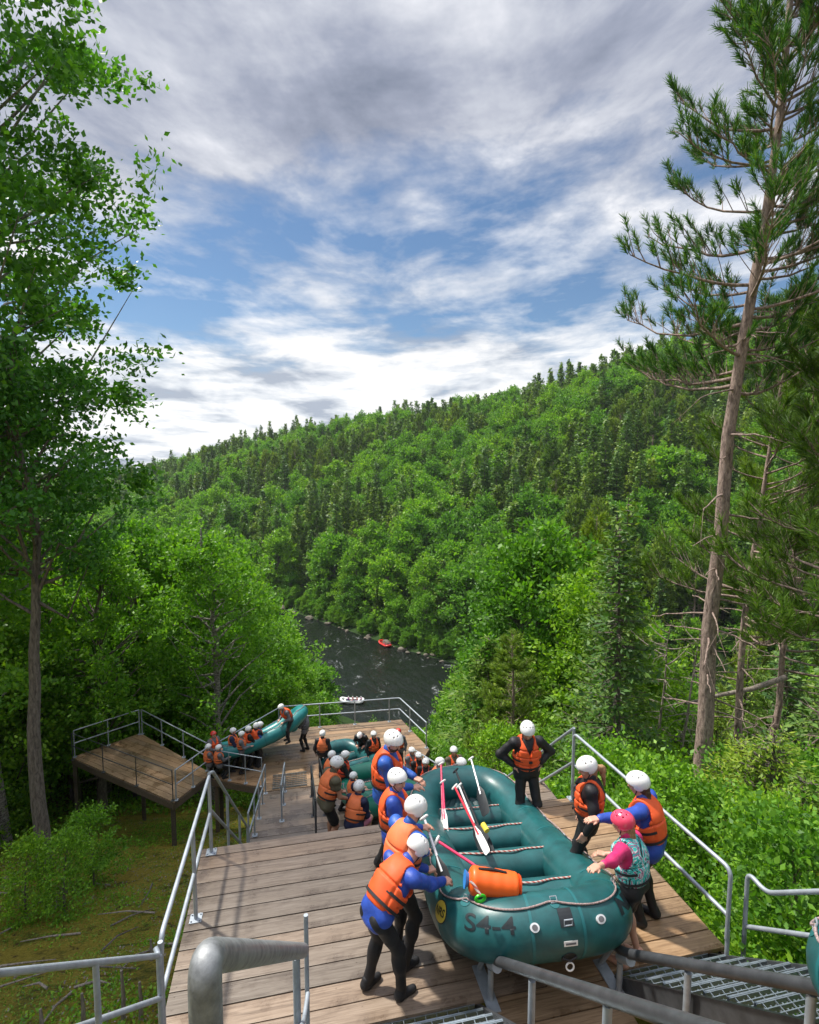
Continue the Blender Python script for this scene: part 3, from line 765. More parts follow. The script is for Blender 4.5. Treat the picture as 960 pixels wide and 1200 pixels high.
# nose decals
disc_on(tp, -.98+.02, rad(22), .10, .004, raft, 'logo', 'patch_black', 1.12)
lg = disc_on(tp, -.98+.02, rad(22), .090, .0065, raft, 'logo', 'logo_yellow', 1.14)
text_on(tp, 'NRS', .092, -.96, rad(22), .009, lg, 'patch_black', shear=.15, bold=.002)
text_on(tp, 'S4-4', .19, -.50, rad(27), .0045, raft, 'faded_black', bold=.002)
for u in (-.20, .36):
    v = disc_on(tp, u, rad(24), .036, .012, raft, 'valve', 'shaft_white', 1, .014); disc_on(tp, u, rad(24), .022, .015, v, 'valve_cap', 'grey_cloth')
V_, F_ = tube_band(tp, .56, .84, rad(14), rad(48), .0035, 10, 8, .003); pb = MB().add(V_, F_).build('name_patch', 'raft_seam', raft, True)
text_on(tp, 'NRS', .17, .70, rad(31), .006, pb, 'faded_black', bold=.012)
V_, F_ = tube_band(tp, .03, .15, rad(-11), rad(-2), .006, 5, 3, .004); mp = MB().add(V_, F_).build('maker_plate', 'white', raft)
V_, F_ = tube_band(tp, .045, .135, rad(-8.5), rad(-5), .0075, 5, 3, .001); MB().add(V_, F_).build('plate_print', 'grey_cloth', mp)
bp = disc_on(tp, .085, rad(-40), .07, .004, raft, 'bow_patch', 'patch_black')
MB().tube([tp.at(.085+.034*math.sin(a), rad(-42), .025)+Vector((0, 0, -.03+.032*math.cos(a)-.01)) for a in np.linspace(0, 2*math.pi, 17)[:-1]], .008, 8, closed=True).build('bow_ring', 'white', bp, True)
MB().tube([tp.at(.02, rad(-34), .012), tp.at(.085, rad(-38), .03), tp.at(.15, rad(-34), .012)], .008, 6).build('bow_strap', 'strap', bp, True)
V_, F_ = tube_band(tp, .02, .14, rad(20), rad(50), .006, 4, 5, .004); hp = MB().add(V_, F_).build('handle', 'patch_black', raft)
MB().tube([tp.at(.05, rad(22), .01), tp.at(.05, rad(30), .04), tp.at(.12, rad(30), .04), tp.at(.12, rad(22), .01)], .007, 6, closed=True).build('d_ring', 'galv', hp, True)
TILT = rad(17); RY = rad(-5)
RM = Matrix.Translation((2.30, 4.16, .70)) @ Matrix.Rotation(RY, 4, 'Z') @ Matrix.Rotation(-TILT, 4, 'X') @ Matrix.Translation((0, 0, 0))
raft.matrix_world = RM
def RP(x, y, z): return RM @ Vector((x, y, z))

# other rafts
def setraft(label, loc, rz, tilt=0, roll=0, mat='raft', name='raft', L=4.2, W=1.95, detail=1, thw=3, group='rafts waiting on the decks below'):
    r_, t_ = make_raft(name, label, mat, W, L, .26, detail, group, thw)
    r_.matrix_world = Matrix.Translation(loc) @ Matrix.Rotation(rad(rz), 4, 'Z') @ Matrix.Rotation(rad(-tilt), 4, 'X') @ Matrix.Rotation(rad(roll), 4, 'Y')
    return r_
setraft('teal raft nose reaching in at the lower right edge', (3.66, 2.46, 1.84), 180, -40, 0, 'raft', detail=2, L=3.4)
setraft('green raft behind the blue-jacketed people, waiting on the low steps', (2.5, 11.9, -2.95), 8, 22, 0, 'raft_green', detail=2)
setraft('teal raft lying at the foot of the low steps behind the green one', (2.6, 16.6, -4.9), 16, 17, 0, 'raft', detail=2)
rx = setraft('light teal raft tipped up on edge on the lower deck, carried by rafters', P(250, 890, -5.85), -76, -13, -22, 'raft_light', detail=2, L=3.8, W=1.8)
# paddles
def paddle(label, a, b, shaft='shaft_pink', blade='patch_black', tgrip='white', roll=0, L=None, cat='paddle', group='paddles in the large raft'):
    """a = grip end, b = blade end"""
    a = Vector(a); b = Vector(b); ln = (b-a).length
    root = empty('paddle', a, label=label, cat=cat, group=group)
    z = (b-a).normalized(); x = z.orthogonal().normalized(); y = z.cross(x); R = Matrix((x, y, z)).transposed() @ Matrix.Rotation(roll, 3, 'Z')
    root.rotation_euler = R.to_euler()
    MB().tube([(0, 0, .03), (0, 0, ln-.34)], .0155, 12).build('shaft', shaft, root, True)
    MB().tube([(-.055, 0, .0), (-.03, 0, .0), (.03, 0, .0), (.055, 0, .0)], [.012, .018, .018, .012], 10).build('grip', tgrip, root, True)
    bw = .5 if blade == 'white' else .85
    V = []; prof = [(ln-.50, .017, .016), (ln-.44, .05*bw, .012), (ln-.36, .088*bw, .008), (ln-.15, .098*bw, .005), (ln-.03, .088*bw, .004), (ln, .06*bw, .003)]; bw = 1
    n = 8; Fs = []
    for z_, w, t in prof:
        for k in range(n):
            an = 2*math.pi*k/n; V.append((w*math.cos(an), t*math.sin(an), z_))
    for i in range(len(prof)-1):
        for k in range(n): Fs.append([i*n+k, i*n+(k+1) % n, (i+1)*n+(k+1) % n, (i+1)*n+k])
    Fs.append(list(range(n))); Fs.append([(len(prof)-1)*n+k for k in range(n)])
    MB().add(V, Fs).build('blade', blade, root, True)
    return root
paddle('pink paddle with white grip standing against the far thwart, left one', D(517, 895, 8.75), D(520, 980, 7.6)+Vector((0, 0, -.1)), 'shaft_pink', 'white')
paddle('pink paddle with white T grip next to the leftmost one', D(519, 916, 8.4), D(523, 985, 7.45), 'shaft_pink', 'white')
paddle('red paddle lying across the middle thwarts with a white blade', D(533, 922, 8.0), D(572, 1000, 6.6), 'shaft_red', 'white')
paddle('silver paddle with yellow collar lying beside the red one', D(538, 921, 8.1), D(568, 996, 6.75), 'shaft_white', 'patch_black')
paddle('black paddle shaft leaning over the middle thwarts', D(534, 903, 8.6), D(575, 1002, 6.75), 'black', 'patch_black', 'patch_black')
paddle('white shafted paddle leaning on the rear tube of the large raft', D(552, 889, 8.9), D(570, 955, 8.0), 'shaft_white', 'patch_black')
paddle('pink paddle lying diagonally over the nearest thwarts to the orange bag', D(512, 985, 6.15), D(590, 1026, 5.6)+Vector((.15, -.0, -.22)), 'shaft_pink', 'patch_black')
paddle('long silver and black paddle on the left tube beside the leaning man', D(497, 958, 6.3), D(536, 1040, 5.5)+Vector((0, .1, -.3)), 'shaft_white', 'patch_black')
MB_y = MB().tube([D(566, 966, 7.0), D(571, 974, 6.9)], .035, 10).build('paddle_collar', 'yellow'); tag(MB_y, 'yellow plastic collar on the silver paddle in the raft', 'collar')
# dry bag
a = D(551, 1031, 5.35); b = D(606, 1039, 5.35); c = (a+b)/2; dv = (b-a)
bag = empty('dry_bag', c, label='bright orange roll-top dry bag lying on the nearest thwart', cat='dry bag')
dn = dv.normalized(); ln = dv.length/2+.02
pts = []; rs = []
for k in range(-16, 17):
    t = k/16; pts.append(dn*(t*ln)); e = abs(t)
    rs.append((.125 if e < .8 else .125*math.sqrt(max(.06, 1-((e-.8)/.22)**2)))*(1+.012*math.sin(k*.9)+.01*math.sin(k*.37)))
MB().tube(pts, rs, 26).build('bag_body', 'orange_bag', bag, True)
MB().tube([dn*(ln*.97), dn*(ln*1.03)], [.11, .10], 24).build('bag_end', 'orange', bag, True)
MB().tube([dn*(-ln*.96), dn*(-ln*1.14)], [.05, .085], 14).build('roll_closure', 'blue_plastic', bag, True)
MB().tube([dn*(-ln*.6)+Vector((0, 0, .128)), Vector((0, 0, .142)), dn*(ln*.5)+Vector((0, 0, .128))], .012, 6).build('handle', 'strap', bag, True)
cl = empty('carabiner', D(563, 1053, 5.0), label='bright green carabiner on a short cord by the orange bag', cat='carabiner')
MB().tube([(.045*math.cos(a)*1.0, .0, .03*math.sin(a)) for a in np.linspace(0, 2*math.pi, 15)[:-1]], .014, 8, closed=True).build('clip', 'green_clip', cl, True)
MB().tube([(0, 0, .03), (-.04, .05, .09), (-.07, .08, .12)], .014, 7).build('cord', 'rope', cl, True)
# ================================================================== people: signed distance bodies turned into meshes
def surf_nets(f, o, h):
    s = f < 0
    c8 = [s[i:s.shape[0]-1+i, j:s.shape[1]-1+j, k:s.shape[2]-1+k] for i in (0, 1) for j in (0, 1) for k in (0, 1)]
    anyc = c8[0].copy(); allc = c8[0].copy()
    for c in c8[1:]: anyc |= c; allc &= c
    act = anyc & ~allc; idx = np.argwhere(act)
    if len(idx) == 0: return None
    num = -np.ones(act.shape, np.int32); num[act] = np.arange(len(idx))
    corners = np.array([(i, j, k) for i in (0, 1) for j in (0, 1) for k in (0, 1)])
    val = np.stack([f[idx[:, 0]+c[0], idx[:, 1]+c[1], idx[:, 2]+c[2]] for c in corners], 1)
    P_ = np.zeros((len(idx), 3)); cnt = np.zeros(len(idx))
    for a in range(8):
        for b in range(a+1, 8):
            if np.abs(corners[a]-corners[b]).sum() != 1: continue
            m = (val[:, a] < 0) != (val[:, b] < 0)
            t = np.where(m, val[:, a]/np.where(m, val[:, a]-val[:, b], 1), 0)
            p = corners[a]+(corners[b]-corners[a])*t[:, None]
            P_ += np.where(m[:, None], p, 0); cnt += m
    V = (idx+P_/cnt[:, None])*h+o
    Fs = []
    for ax in range(3):
        sl0 = [slice(1, -1)]*3; sl1 = [slice(1, -1)]*3; sl0[ax] = slice(0, -1); sl1[ax] = slice(1, None)
        A = s[tuple(sl0)]; B = s[tuple(sl1)]
        e = np.argwhere(A != B); base = e.copy()
        for d_ in range(3):
            if d_ != ax: base[:, d_] += 1
        u, v = (ax+1) % 3, (ax+2) % 3
        def cell(du, dv):
            q_ = base.copy(); q_[:, u] += du; q_[:, v] += dv
            return num[q_[:, 0], q_[:, 1], q_[:, 2]]
        q_ = np.stack([cell(-1, -1), cell(0, -1), cell(0, 0), cell(-1, 0)], 1)
        flip = ~A[tuple(e.T)]; q_[flip] = q_[flip][:, ::-1]
        Fs.append(q_)
    Fs = np.concatenate(Fs); Fs = Fs[(Fs >= 0).all(1)]
    return V, Fs
class SDF:
    def __init__(s, h): s.h = h; s.pr = []; s.post = []
    def cap(s, a, b, ra, rb=None, k=.02):
        rb = ra if rb is None else rb; s.pr.append(('c', np.array(a, float), np.array(b, float), ra, rb, k)); return s
    def ell(s, c, R, rd, k=.02): s.pr.append(('e', np.array(c, float), np.array(R, float), np.array(rd, float), None, k)); return s
    def box(s, c, R, hs, rnd, k=.01): s.pr.append(('b', np.array(c, float), np.array(R, float), np.array(hs, float), rnd, k)); return s
    def bounds(s, p):
        if p[0] == 'c': r = max(p[3], p[4]); return np.minimum(p[1], p[2])-r, np.maximum(p[1], p[2])+r
        ext = np.abs(p[2]).T @ (p[3]) if p[0] == 'e' else np.abs(p[2]).T @ (p[3]+p[4])
        ext = np.abs(ext); return p[1]-ext, p[1]+ext
    def ev(s, p, X):
        if p[0] == 'c':
            pa = X-p[1]; ba = p[2]-p[1]; L = max(1e-9, ba @ ba); t = np.clip((pa @ ba)/L, 0, 1)
            return np.linalg.norm(pa-t[..., None]*ba, axis=-1)-(p[3]+(p[4]-p[3])*t)
        q_ = (X-p[1]) @ p[2].T
        if p[0] == 'e':
            k0 = np.linalg.norm(q_/p[3], axis=-1); k1 = np.linalg.norm(q_/p[3]**2, axis=-1); return k0*(k0-1)/np.maximum(k1, 1e-6)
        d_ = np.abs(q_)-p[3]; return np.linalg.norm(np.maximum(d_, 0), axis=-1)+np.minimum(d_.max(-1), 0)-p[4]
    def mesh(s, pad=.03, noise_amp=0, noise_f=20, fn=None):
        lo = np.min([s.bounds(p)[0] for p in s.pr], 0)-pad; hi = np.max([s.bounds(p)[1] for p in s.pr], 0)+pad
        h = s.h; n = np.ceil((hi-lo)/h).astype(int)+2
        f = np.full(n, .5, np.float32)
        for p in s.pr:
            a, b = s.bounds(p); mg = pad+p[5]
            i0 = np.clip(((a-mg-lo)/h).astype(int), 0, n-1); i1 = np.clip(((b+mg-lo)/h).astype(int)+2, 1, n)
            ax = [lo[d_]+np.arange(i0[d_], i1[d_])*h for d_ in range(3)]
            X = np.stack(np.meshgrid(*ax, indexing='ij'), -1)
            d_ = s.ev(p, X); sl = tuple(slice(i0[q_], i1[q_]) for q_ in range(3)); g = f[sl]; k = p[5]
            hh = np.maximum(k-np.abs(g-d_), 0)/k; f[sl] = np.minimum(g, d_)-hh*hh*k*.25
        if fn or noise_amp:
            X = np.stack(np.meshgrid(*[lo[d_]+np.arange(n[d_])*h for d_ in range(3)], indexing='ij'), -1)
            if noise_amp:
                q_ = X*noise_f
                w = np.sin(q_[..., 0]*1.3+2*np.sin(q_[..., 2]*.8+q_[..., 1]*.5))+np.sin(q_[..., 1]*1.2+1.7*np.sin(q_[..., 2]*1.1))+np.sin(q_[..., 2]*1.6+1.5*np.sin(q_[..., 0]+q_[..., 1]*.6))
                f = f+noise_amp*w/2
            if fn: f = fn(X, f)
        return surf_nets(f, lo, h)
def basis(fwd, up):
    f = np.array(fwd, float); u = np.array(up, float); u /= np.linalg.norm(u)
    f = f-u*(f @ u); f /= np.linalg.norm(f); r = np.cross(f, u); return np.array([r, f, u])   # rows: right, forward, up
def ik(a, b, l1, l2, pole):
    a = np.array(a, float); b = np.array(b, float); d_ = b-a; L = np.linalg.norm(d_)
    if L > (l1+l2)*.995: b = a+d_/L*(l1+l2)*.995; d_ = b-a; L = (l1+l2)*.995
    n_ = d_/max(L, 1e-6); x = (l1*l1-l2*l2+L*L)/(2*L); hgt = math.sqrt(max(0, l1*l1-x*x))
    p = np.array(pole, float); p = p-n_*(p @ n_); p /= max(1e-6, np.linalg.norm(p)); return a+n_*x+p*hgt, b
def person(px, py, label, face=0, H=1.72, lean=0, side=0, d0=3.0, hands=None, feet=None, squat=0, headpitch=0, headturn=0,
           jacket='blue', pants='black', pfd='orange', helmet='helmet_white', skin='skin', sleeves=True, shorts=False, hair=None, pony=False, beard=False,
           h=.009, shoes='black', pfd_mid=None, group=None, gfun=walk, loc=None, female=False, grip=False, twist=0, rolled=False, hem=True):
    s = H/1.75; rd = math.radians
    lean_, side_ = rd(lean), rd(side)
    # local frame: x right, y forward, z up, feet at z=0
    leg = .90*s*(1-squat); pel = np.array([0, -.30*math.sin(lean_)*s*.6-.25*squat, leg+.03*s])
    up = np.array([math.sin(side_), math.sin(lean_), math.cos(lean_)*math.cos(side_)]); up /= np.linalg.norm(up)
    tw = rd(twist); B = basis((math.sin(tw), math.cos(tw), 0) if abs(lean) < 80 else (0, 0, -1), up)   # torso frame
    if lean > 5: B = basis((math.sin(tw)*1.0, math.cos(lean_), -math.sin(lean_)), up)
    def T(x, y, z): return pel+(B[0]*x+B[1]*y+B[2]*z)*s
    neck = T(0, -.01, .50); shw = .165 if female else .185
    sh = [T(-shw, -.01, .44), T(shw, -.01, .44)]
    hp_, ht = rd(headpitch), rd(headturn)
    fy = (math.sin(ht+tw*.5), math.cos(ht+tw*.5))
    hf = np.array([fy[0]*math.cos(hp_), fy[1]*math.cos(hp_), -math.sin(hp_)]); hu = np.array([fy[0]*math.sin(hp_), fy[1]*math.sin(hp_), math.cos(hp_)])
    HB = basis(hf, hu*.7+up*.3)
    head = neck+(up*.05+HB[2]*.11+HB[1]*.02)*s*1.0
    top = head+HB[2]*.14*s
    # place: find the point on the pixel's ray that puts the feet on the walkway
    fr = rd(face); ca, sa = math.cos(fr), math.sin(fr)      # face: compass, 0 = +y, 90 = +x
    def W2(v): return np.array([v[0]*ca+v[1]*sa, -v[0]*sa+v[1]*ca, v[2]])
    def L2(v): return np.array([v[0]*ca-v[1]*sa, v[0]*sa+v[1]*ca, v[2]])
    if loc is None:
        d_ = d0; tt = W2(top)
        while d_ < 60:
            q_ = D(px, py, d_); fx, fy_ = q_.x-tt[0], q_.y-tt[1]
            if q_.z-tt[2] <= gfun(fy_): break
            d_ += .015
        org = np.array([fx, fy_, gfun(fy_)])
    else: org = np.array(loc, float)
    # legs
    hips = [pel+np.array([-.085, 0, -.03])*s, pel+np.array([.085, 0, -.03])*s]
    if feet is None: feet = [(-.11, .03+(.06 if squat else 0)), (.12, -.05+(.10 if squat else 0))]
    an = [np.array([feet[0][0]*s, feet[0][1]*s, .085*s+(feet[0][2] if len(feet[0]) > 2 else 0)]), np.array([feet[1][0]*s, feet[1][1]*s, .085*s+(feet[1][2] if len(feet[1]) > 2 else 0)])]
    kn = []
    for i in (0, 1):
        k_, e_ = ik(hips[i], an[i], .435*s, .43*s, (.15*(-1 if i == 0 else 1), 1, .1)); kn.append(k_); an[i] = e_
    # arms
    wr = []; el = []
    names = hands or ('down', 'down')
    for i in (0, 1):
        sg = -1 if i == 0 else 1; hn = names[i]
        pole = np.array([sg*.5, -.8, -.3])
        if isinstance(hn, str):
            if hn == 'down': w_ = sh[i]+np.array([sg*.07, .06, -.50])*s
            elif hn == 'hip': w_ = pel+np.array([sg*.19, .02, .10])*s; pole = np.array([sg, -.35, 0])
            elif hn == 'front': w_ = T(sg*.10, .36, .18)
            elif hn == 'low': w_ = pel+np.array([sg*.15, .38, .0])*s
            elif hn == 'fwd': w_ = T(sg*.14, .52, .30)
            elif hn == 'up': w_ = T(sg*.18, .30, .62)
        else:
            w_ = L2(np.array(hn, float)-org)
        e_, w_ = ik(sh[i], w_, .285*s, .26*s, pole); el.append(e_); wr.append(w_)
    # ---------------- body
    b = SDF(h); hb = HB
    b.cap(hips[0]*.85+hips[1]*.15+(0, 0, .02), hips[1]*.85+hips[0]*.15+(0, 0, .02), .080*s, .080*s, .04)
    b.ell(T(0, .0, .14), B, np.array([.145, .105, .16])*s, .05); b.ell(T(0, .0, .32), B, np.array([.165 if not female else .15, .115, .19])*s, .05)
    b.cap(sh[0], sh[1], .055*s, .055*s, .05); b.cap(neck-up*.04*s, head-hb[2]*.05*s, .056*s, .052*s, .02)
    b.ell(head+hb[2]*.02*s, hb, np.array([.076, .096, .100])*s, .02); b.ell(head+(hb[2]*-.055+hb[1]*.022)*s, hb, np.array([.056, .066, .062])*s, .03)
    b.cap(head+(hb[1]*.094+hb[2]*.008)*s, head+(hb[1]*.112-hb[2]*.030)*s, .008*s, .014*s, .012)
    for sg in (-1, 1):
        b.ell(head+(hb[0]*sg*.079-hb[2]*.01-hb[1]*.005)*s, hb, np.array([.010, .018, .028])*s, .008)
        b.ell(head+(hb[0]*sg*.035+hb[1]*.070-hb[2]*.03)*s, hb, np.array([.026, .026, .022])*s, .015)
    for i in (0, 1):
        sg = -1 if i == 0 else 1
        b.cap(sh[i], el[i], .050*s, .040*s, .03); b.cap(el[i], wr[i], .040*s, .026*s, .02)
        mc = (kn[i]*.72+an[i]*.28)+np.array([0, -.022, 0])*s
        b.cap(hips[i]*.8+kn[i]*.2, kn[i], .072*s, .054*s, .03); b.cap(kn[i], an[i], .050*s, .034*s, .02); b.ell(mc, np.eye(3), np.array([.048, .050, .10])*s, .04)
        b.cap(an[i]+np.array([0, -.03, -.04])*s, an[i]+np.array([.01*sg, .13, -.055])*s, .036*s, .028*s, .02)
        # hand: palm, four fingers of different length, thumb from the side
        fd = wr[i]-el[i]; fd /= np.linalg.norm(fd)
        palmn = np.array([0, 0, -1.]) if abs(fd[2]) < .8 else np.array([-sg*1., 0, 0.])
        hbn = basis(fd, palmn)        # rows: side, forward, palm normal
        pc = wr[i]+fd*.048*s
        b.box(pc, hbn, np.array([.034, .040, .010])*s, .007*s, .012)
        for j, ln_ in enumerate((.060, .074, .070, .054)):
            off = hbn[0]*(-.030+.020*j)*s
            cr = .75 if grip else .30
            p0 = wr[i]+fd*.088*s+off; p1 = p0+(fd*math.cos(cr)+hbn[2]*math.sin(cr))*ln_*.52*s+off*.10; p2 = p1+(fd*math.cos(cr*2.3)+hbn[2]*math.sin(cr*2.3))*ln_*.5*s
            b.cap(p0-fd*.012*s, p1, .0095*s, .009*s, .004); b.cap(p1, p2, .009*s, .0075*s, .004)
        ts_ = -1 if sg > 0 else 1
        ts_ = ts_ if palmn[2] == 0 else -sg
        t0 = wr[i]+fd*.022*s+hbn[0]*ts_*.026*s; t1 = t0+(fd*.75+hbn[0]*ts_*.75+hbn[2]*.25)*.034*s; t2 = t1+(fd*.95+hbn[0]*ts_*.15+hbn[2]*.35)*.032*s
        b.cap(t0, t1, .012*s, .0105*s, .008); b.cap(t1, t2, .0105*s, .008*s, .004)
    V, Fs = b.mesh()
    cen = V[Fs].mean(1); mi = np.zeros(len(Fs), int)
    for sg in (-1, 1):
        e = head+(hb[0]*sg*.031+hb[1]*.092+hb[2]*.012)*s; dv = (cen-e) @ hb.T; mi[(np.abs(dv[:, 0]) < .015*s) & (np.abs(dv[:, 2]) < .0065*s) & (np.abs(dv[:, 1]) < .03)] = 1
    e = head+(hb[1]*.088-hb[2]*.062)*s; dv = (cen-e) @ hb.T; mi[(np.abs(dv[:, 0]) < .024*s) & (np.abs(dv[:, 2]) < .008*s) & (np.abs(dv[:, 1]) < .03)] = 2
    me = npmesh('person', V, Fs, mi)
    me.materials.append(M[skin]); me.materials.append(M['eye']); me.materials.append(M['lip'])
    root = link('person', me, None, None, True); root.location = org; root.rotation_euler.z = -fr
    tag(root, label, 'person', group)
    def add(nm, sd, mat, par=root, **kw):
        r_ = sd.mesh(**kw)
        return link(nm, npmesh(nm, *r_), mat, par, True) if r_ else None
    # ---------------- jacket
    if jacket:
        j = SDF(h*1.1)
        if hem: j.cap(hips[0]+up*.04*s, hips[1]+up*.05*s, (.118 if lean < 30 else .106)*s, (.118 if lean < 30 else .106)*s, .05); j.cap(hips[0]-(0, 0, .01), hips[1]-(0, 0, .01), (.114 if lean < 30 else .103)*s, (.114 if lean < 30 else .103)*s, .03)
        j.ell(T(0, 0, .14), B, np.array([.165, .125, .18])*s, .06); j.ell(T(0, 0, .32), B, np.array([.185, .135, .195])*s, .06); j.cap(sh[0], sh[1], .072*s, .072*s, .05)
        j.cap(neck-up*.04*s, neck+up*.035*s, .075*s, .070*s, .02)
        j.cap(pel+up*.08*s, pel+up*.14*s, .115*s, .12*s, .05)
        for i in (0, 1):
            if sleeves:
                cuff = wr[i]-(wr[i]-el[i])*(.12 if not rolled else .45)
                j.cap(sh[i], el[i], .070*s, .060*s, .04); j.cap(el[i], cuff, .060*s, .042*s, .03)
                j.cap(cuff, cuff+(wr[i]-el[i])*.05, .040*s, .036*s, .01)
            else: j.cap(sh[i], sh[i]*.6+el[i]*.4, .070*s, .066*s, .04)
        add('jacket' if sleeves else 'shirt', j, jacket, noise_amp=.0065*s, noise_f=19)
    # ---------------- trousers
    if pants:
        t = SDF(h*1.1); t.cap(hips[0]+(0, 0, .0 if hem else .03), hips[1]+(0, 0, .0 if hem else .03), (.092 if hem else .112)*s, (.092 if hem else .112)*s, .03)
        if not hem: t.ell(T(0, 0, .06), B, np.array([.145, .112, .09])*s, .05)
        for i in (0, 1):
            if shorts: t.cap(hips[i], hips[i]*.25+kn[i]*.75, .096*s, .088*s, .03)
            else: t.cap(hips[i], kn[i], .090*s, .064*s, .04); t.cap(kn[i], an[i], .064*s, .050*s, .03); t.ell((kn[i]*.7+an[i]*.3)+np.array([0, -.02, 0])*s, np.eye(3), np.array([.058, .062, .11])*s, .04)
        add('shorts' if shorts else 'trousers', t, pants, noise_amp=.004*s, noise_f=22)
    for i in (0, 1):
        sg = -1 if i == 0 else 1
        f = SDF(h); a = an[i]
        f.cap(a+np.array([0, -.035, -.035])*s, a+np.array([0, -.02, -.045])*s, .048*s, .046*s, .02); f.cap(a+np.array([0, -.0, -.045])*s, a+np.array([.012*sg, .135, -.055])*s, .047*s, .037*s, .02)
        f.cap(a+np.array([0, -.015, -.03])*s, a+np.array([0, -.015, .01])*s, .046*s, .046*s, .02)
        zb = a[2]-.085*s
        add('shoe', f, shoes, fn=lambda X, g, zb=zb: np.maximum(g, zb-X[..., 2]))
    # ---------------- life jacket
    if pfd:
        v = SDF(h); th = .052*s; vr = random.random()-.5
        v.ell(T(0, 0, .20), B, np.array([.165+.045, .125+.055, .22])*s, .05); v.ell(T(0, .0, .33), B, np.array([.180+.03, .135+.055, .20])*s, .05)
        v.cap(sh[0]*.62+sh[1]*.38, sh[0]*.38+sh[1]*.62, .105*s, .105*s, .05)
        v.cap(sh[0]*.8+sh[1]*.2, sh[0]*.7+sh[1]*.3, .085*s, .085*s, .03); v.cap(sh[1]*.8+sh[0]*.2, sh[1]*.7+sh[0]*.3, .085*s, .085*s, .03)
        def vf(X, g):
            q_ = (X-pel) @ B.T/s
            g = np.maximum(g, (.055-q_[..., 2])*s); 
            for i in (0, 1):
                sg = -1 if i == 0 else 1
                # arm hole
                dx = q_[..., 2]-.42; dy = q_[..., 1]
                hole = .115-np.sqrt(dx*dx*.55+dy*dy*1.1); g = np.maximum(g, np.where(q_[..., 0]*sg > .115, hole*s, -1))
            # neck opening
            nk = .078-np.sqrt(q_[..., 0]**2+(q_[..., 1]-.02)**2); g = np.maximum(g, np.where(q_[..., 2] > .30, nk*s, -1))
            vneck = (q_[..., 2]-.30)*.45-np.abs(q_[..., 0]); g = np.maximum(g, np.where(q_[..., 1] > .03, vneck*s, -1))
            # foam panels: grooves across back and front, one down the sides and the front
            for z0 in (.16+vr*.02, .28+vr*.02, .385): g = g+np.where(q_[..., 1] > -.02, .016, .0)*s*np.exp(-((q_[..., 2]-z0)/.009)**2)
            g = g+np.where(q_[..., 1] <= -.02, .018, 0)*s*np.exp(-((q_[..., 2]-.30-vr*.05)/.009)**2)
            g = g+.012*s*np.exp(-((np.abs(q_[..., 0])-.155)/.010)**2)
            g = g+np.where(q_[..., 1] > 0, .016*s*np.exp(-((q_[..., 0])/.008)**2), 0)
            return g
        r_ = v.mesh(fn=vf, noise_amp=.0045*s, noise_f=13+4*vr)
        pfd = random.choice(('orange', 'orange', 'orange_red', 'orange_light')) if pfd == 'orange' and h > .0086 else pfd
        me2 = npmesh('life_jacket', *r_); o2 = link('life_jacket', me2, pfd, root, True)
        if pfd_mid:
            me2.materials.append(M[pfd_mid]); c2 = ((r_[0][r_[1]].mean(1))-pel) @ B.T/s
            me2.polygons.foreach_set('material_index', ((np.abs(c2[:, 0]) < .075) & (c2[:, 1] > -.5)).astype(np.int32)[:len(me2.polygons)])
        # webbing: waist belts and shoulder straps
        for z0, nm in ((.115, 'waist_strap'), (.225, 'chest_strap')):
            kx = .214 if z0 < .2 else .222
            pts = [Vector(T(kx*math.cos(a), .178*math.sin(a), z0)) for a in np.linspace(0, 2*math.pi, 25)[:-1]]
            mb = MB(); V2 = []; F2 = []
            for p_ in pts:
                for dz in (-.014, .014): V2.append((p_+Vector(B[2])*dz*s)[:])
            nn = len(pts)
            for k in range(nn): F2.append([2*k, 2*((k+1) % nn), 2*((k+1) % nn)+1, 2*k+1])
            st_ = mb.add(V2, F2).build(nm, 'strap', o2, True)
            if h < .012: 
                bk = MB().box(T(0, .186, z0), np_size(.05*s, .016*s, .032*s), Matrix(B.T.tolist()), bev=.003).build('buckle', 'strap', st_)
    # ---------------- helmet
    if helmet:
        hm = SDF(h*.75); hc = head+hb[2]*.035*s; hm.ell(hc, hb, np.array([.110, .132, .112])*s, .02)
        def hf_(X, g):
            q_ = (X-hc) @ hb.T/s
            cut = -(q_[..., 2]+.028-.25*np.clip(q_[..., 1], 0, 1)+.35*np.clip(-q_[..., 1]-.0, 0, .12))
            ear = np.sqrt(((q_[..., 1]+.02)/.052)**2+((q_[..., 2]+.03)/.05)**2)-1
            cut = np.where(np.abs(q_[..., 0]) > .05, np.minimum(cut, ear*.05), cut)
            g2 = np.maximum(g, cut*s); inn = np.sqrt((q_[..., 0]/.092)**2+(q_[..., 1]/.114)**2+(q_[..., 2]/.094)**2)-1
            g2 = np.maximum(g2, -inn*.09*s)
            for (vx, vy) in ((.028, .055), (.028, -.01), (.030, -.065), (.068, .035), (.070, -.035)):
                for sg in (-1, 1):
                    if h < .014:
                        d_ = np.sqrt((q_[..., 0]-sg*vx)**2+(q_[..., 1]-vy)**2); g2 = np.maximum(g2, np.where(q_[..., 2] > .02, (.0085-d_)*s, -1))
            return g2
        r_ = hm.mesh(fn=hf_)
        if r_:
            ho = link('helmet', npmesh('helmet', *r_), helmet, root, True)
            mb = MB()
            for sg in (-1, 1): mb.tube([Vector(head+(hb[0]*sg*.088+hb[2]*.0)*s), Vector(head+(hb[0]*sg*.070-hb[2]*.06+hb[1]*.02)*s), Vector(head+(hb[0]*sg*.03-hb[2]*.112+hb[1]*.05)*s)], .006*s, 6)
            mb.build('chin_strap', 'strap', ho, True)
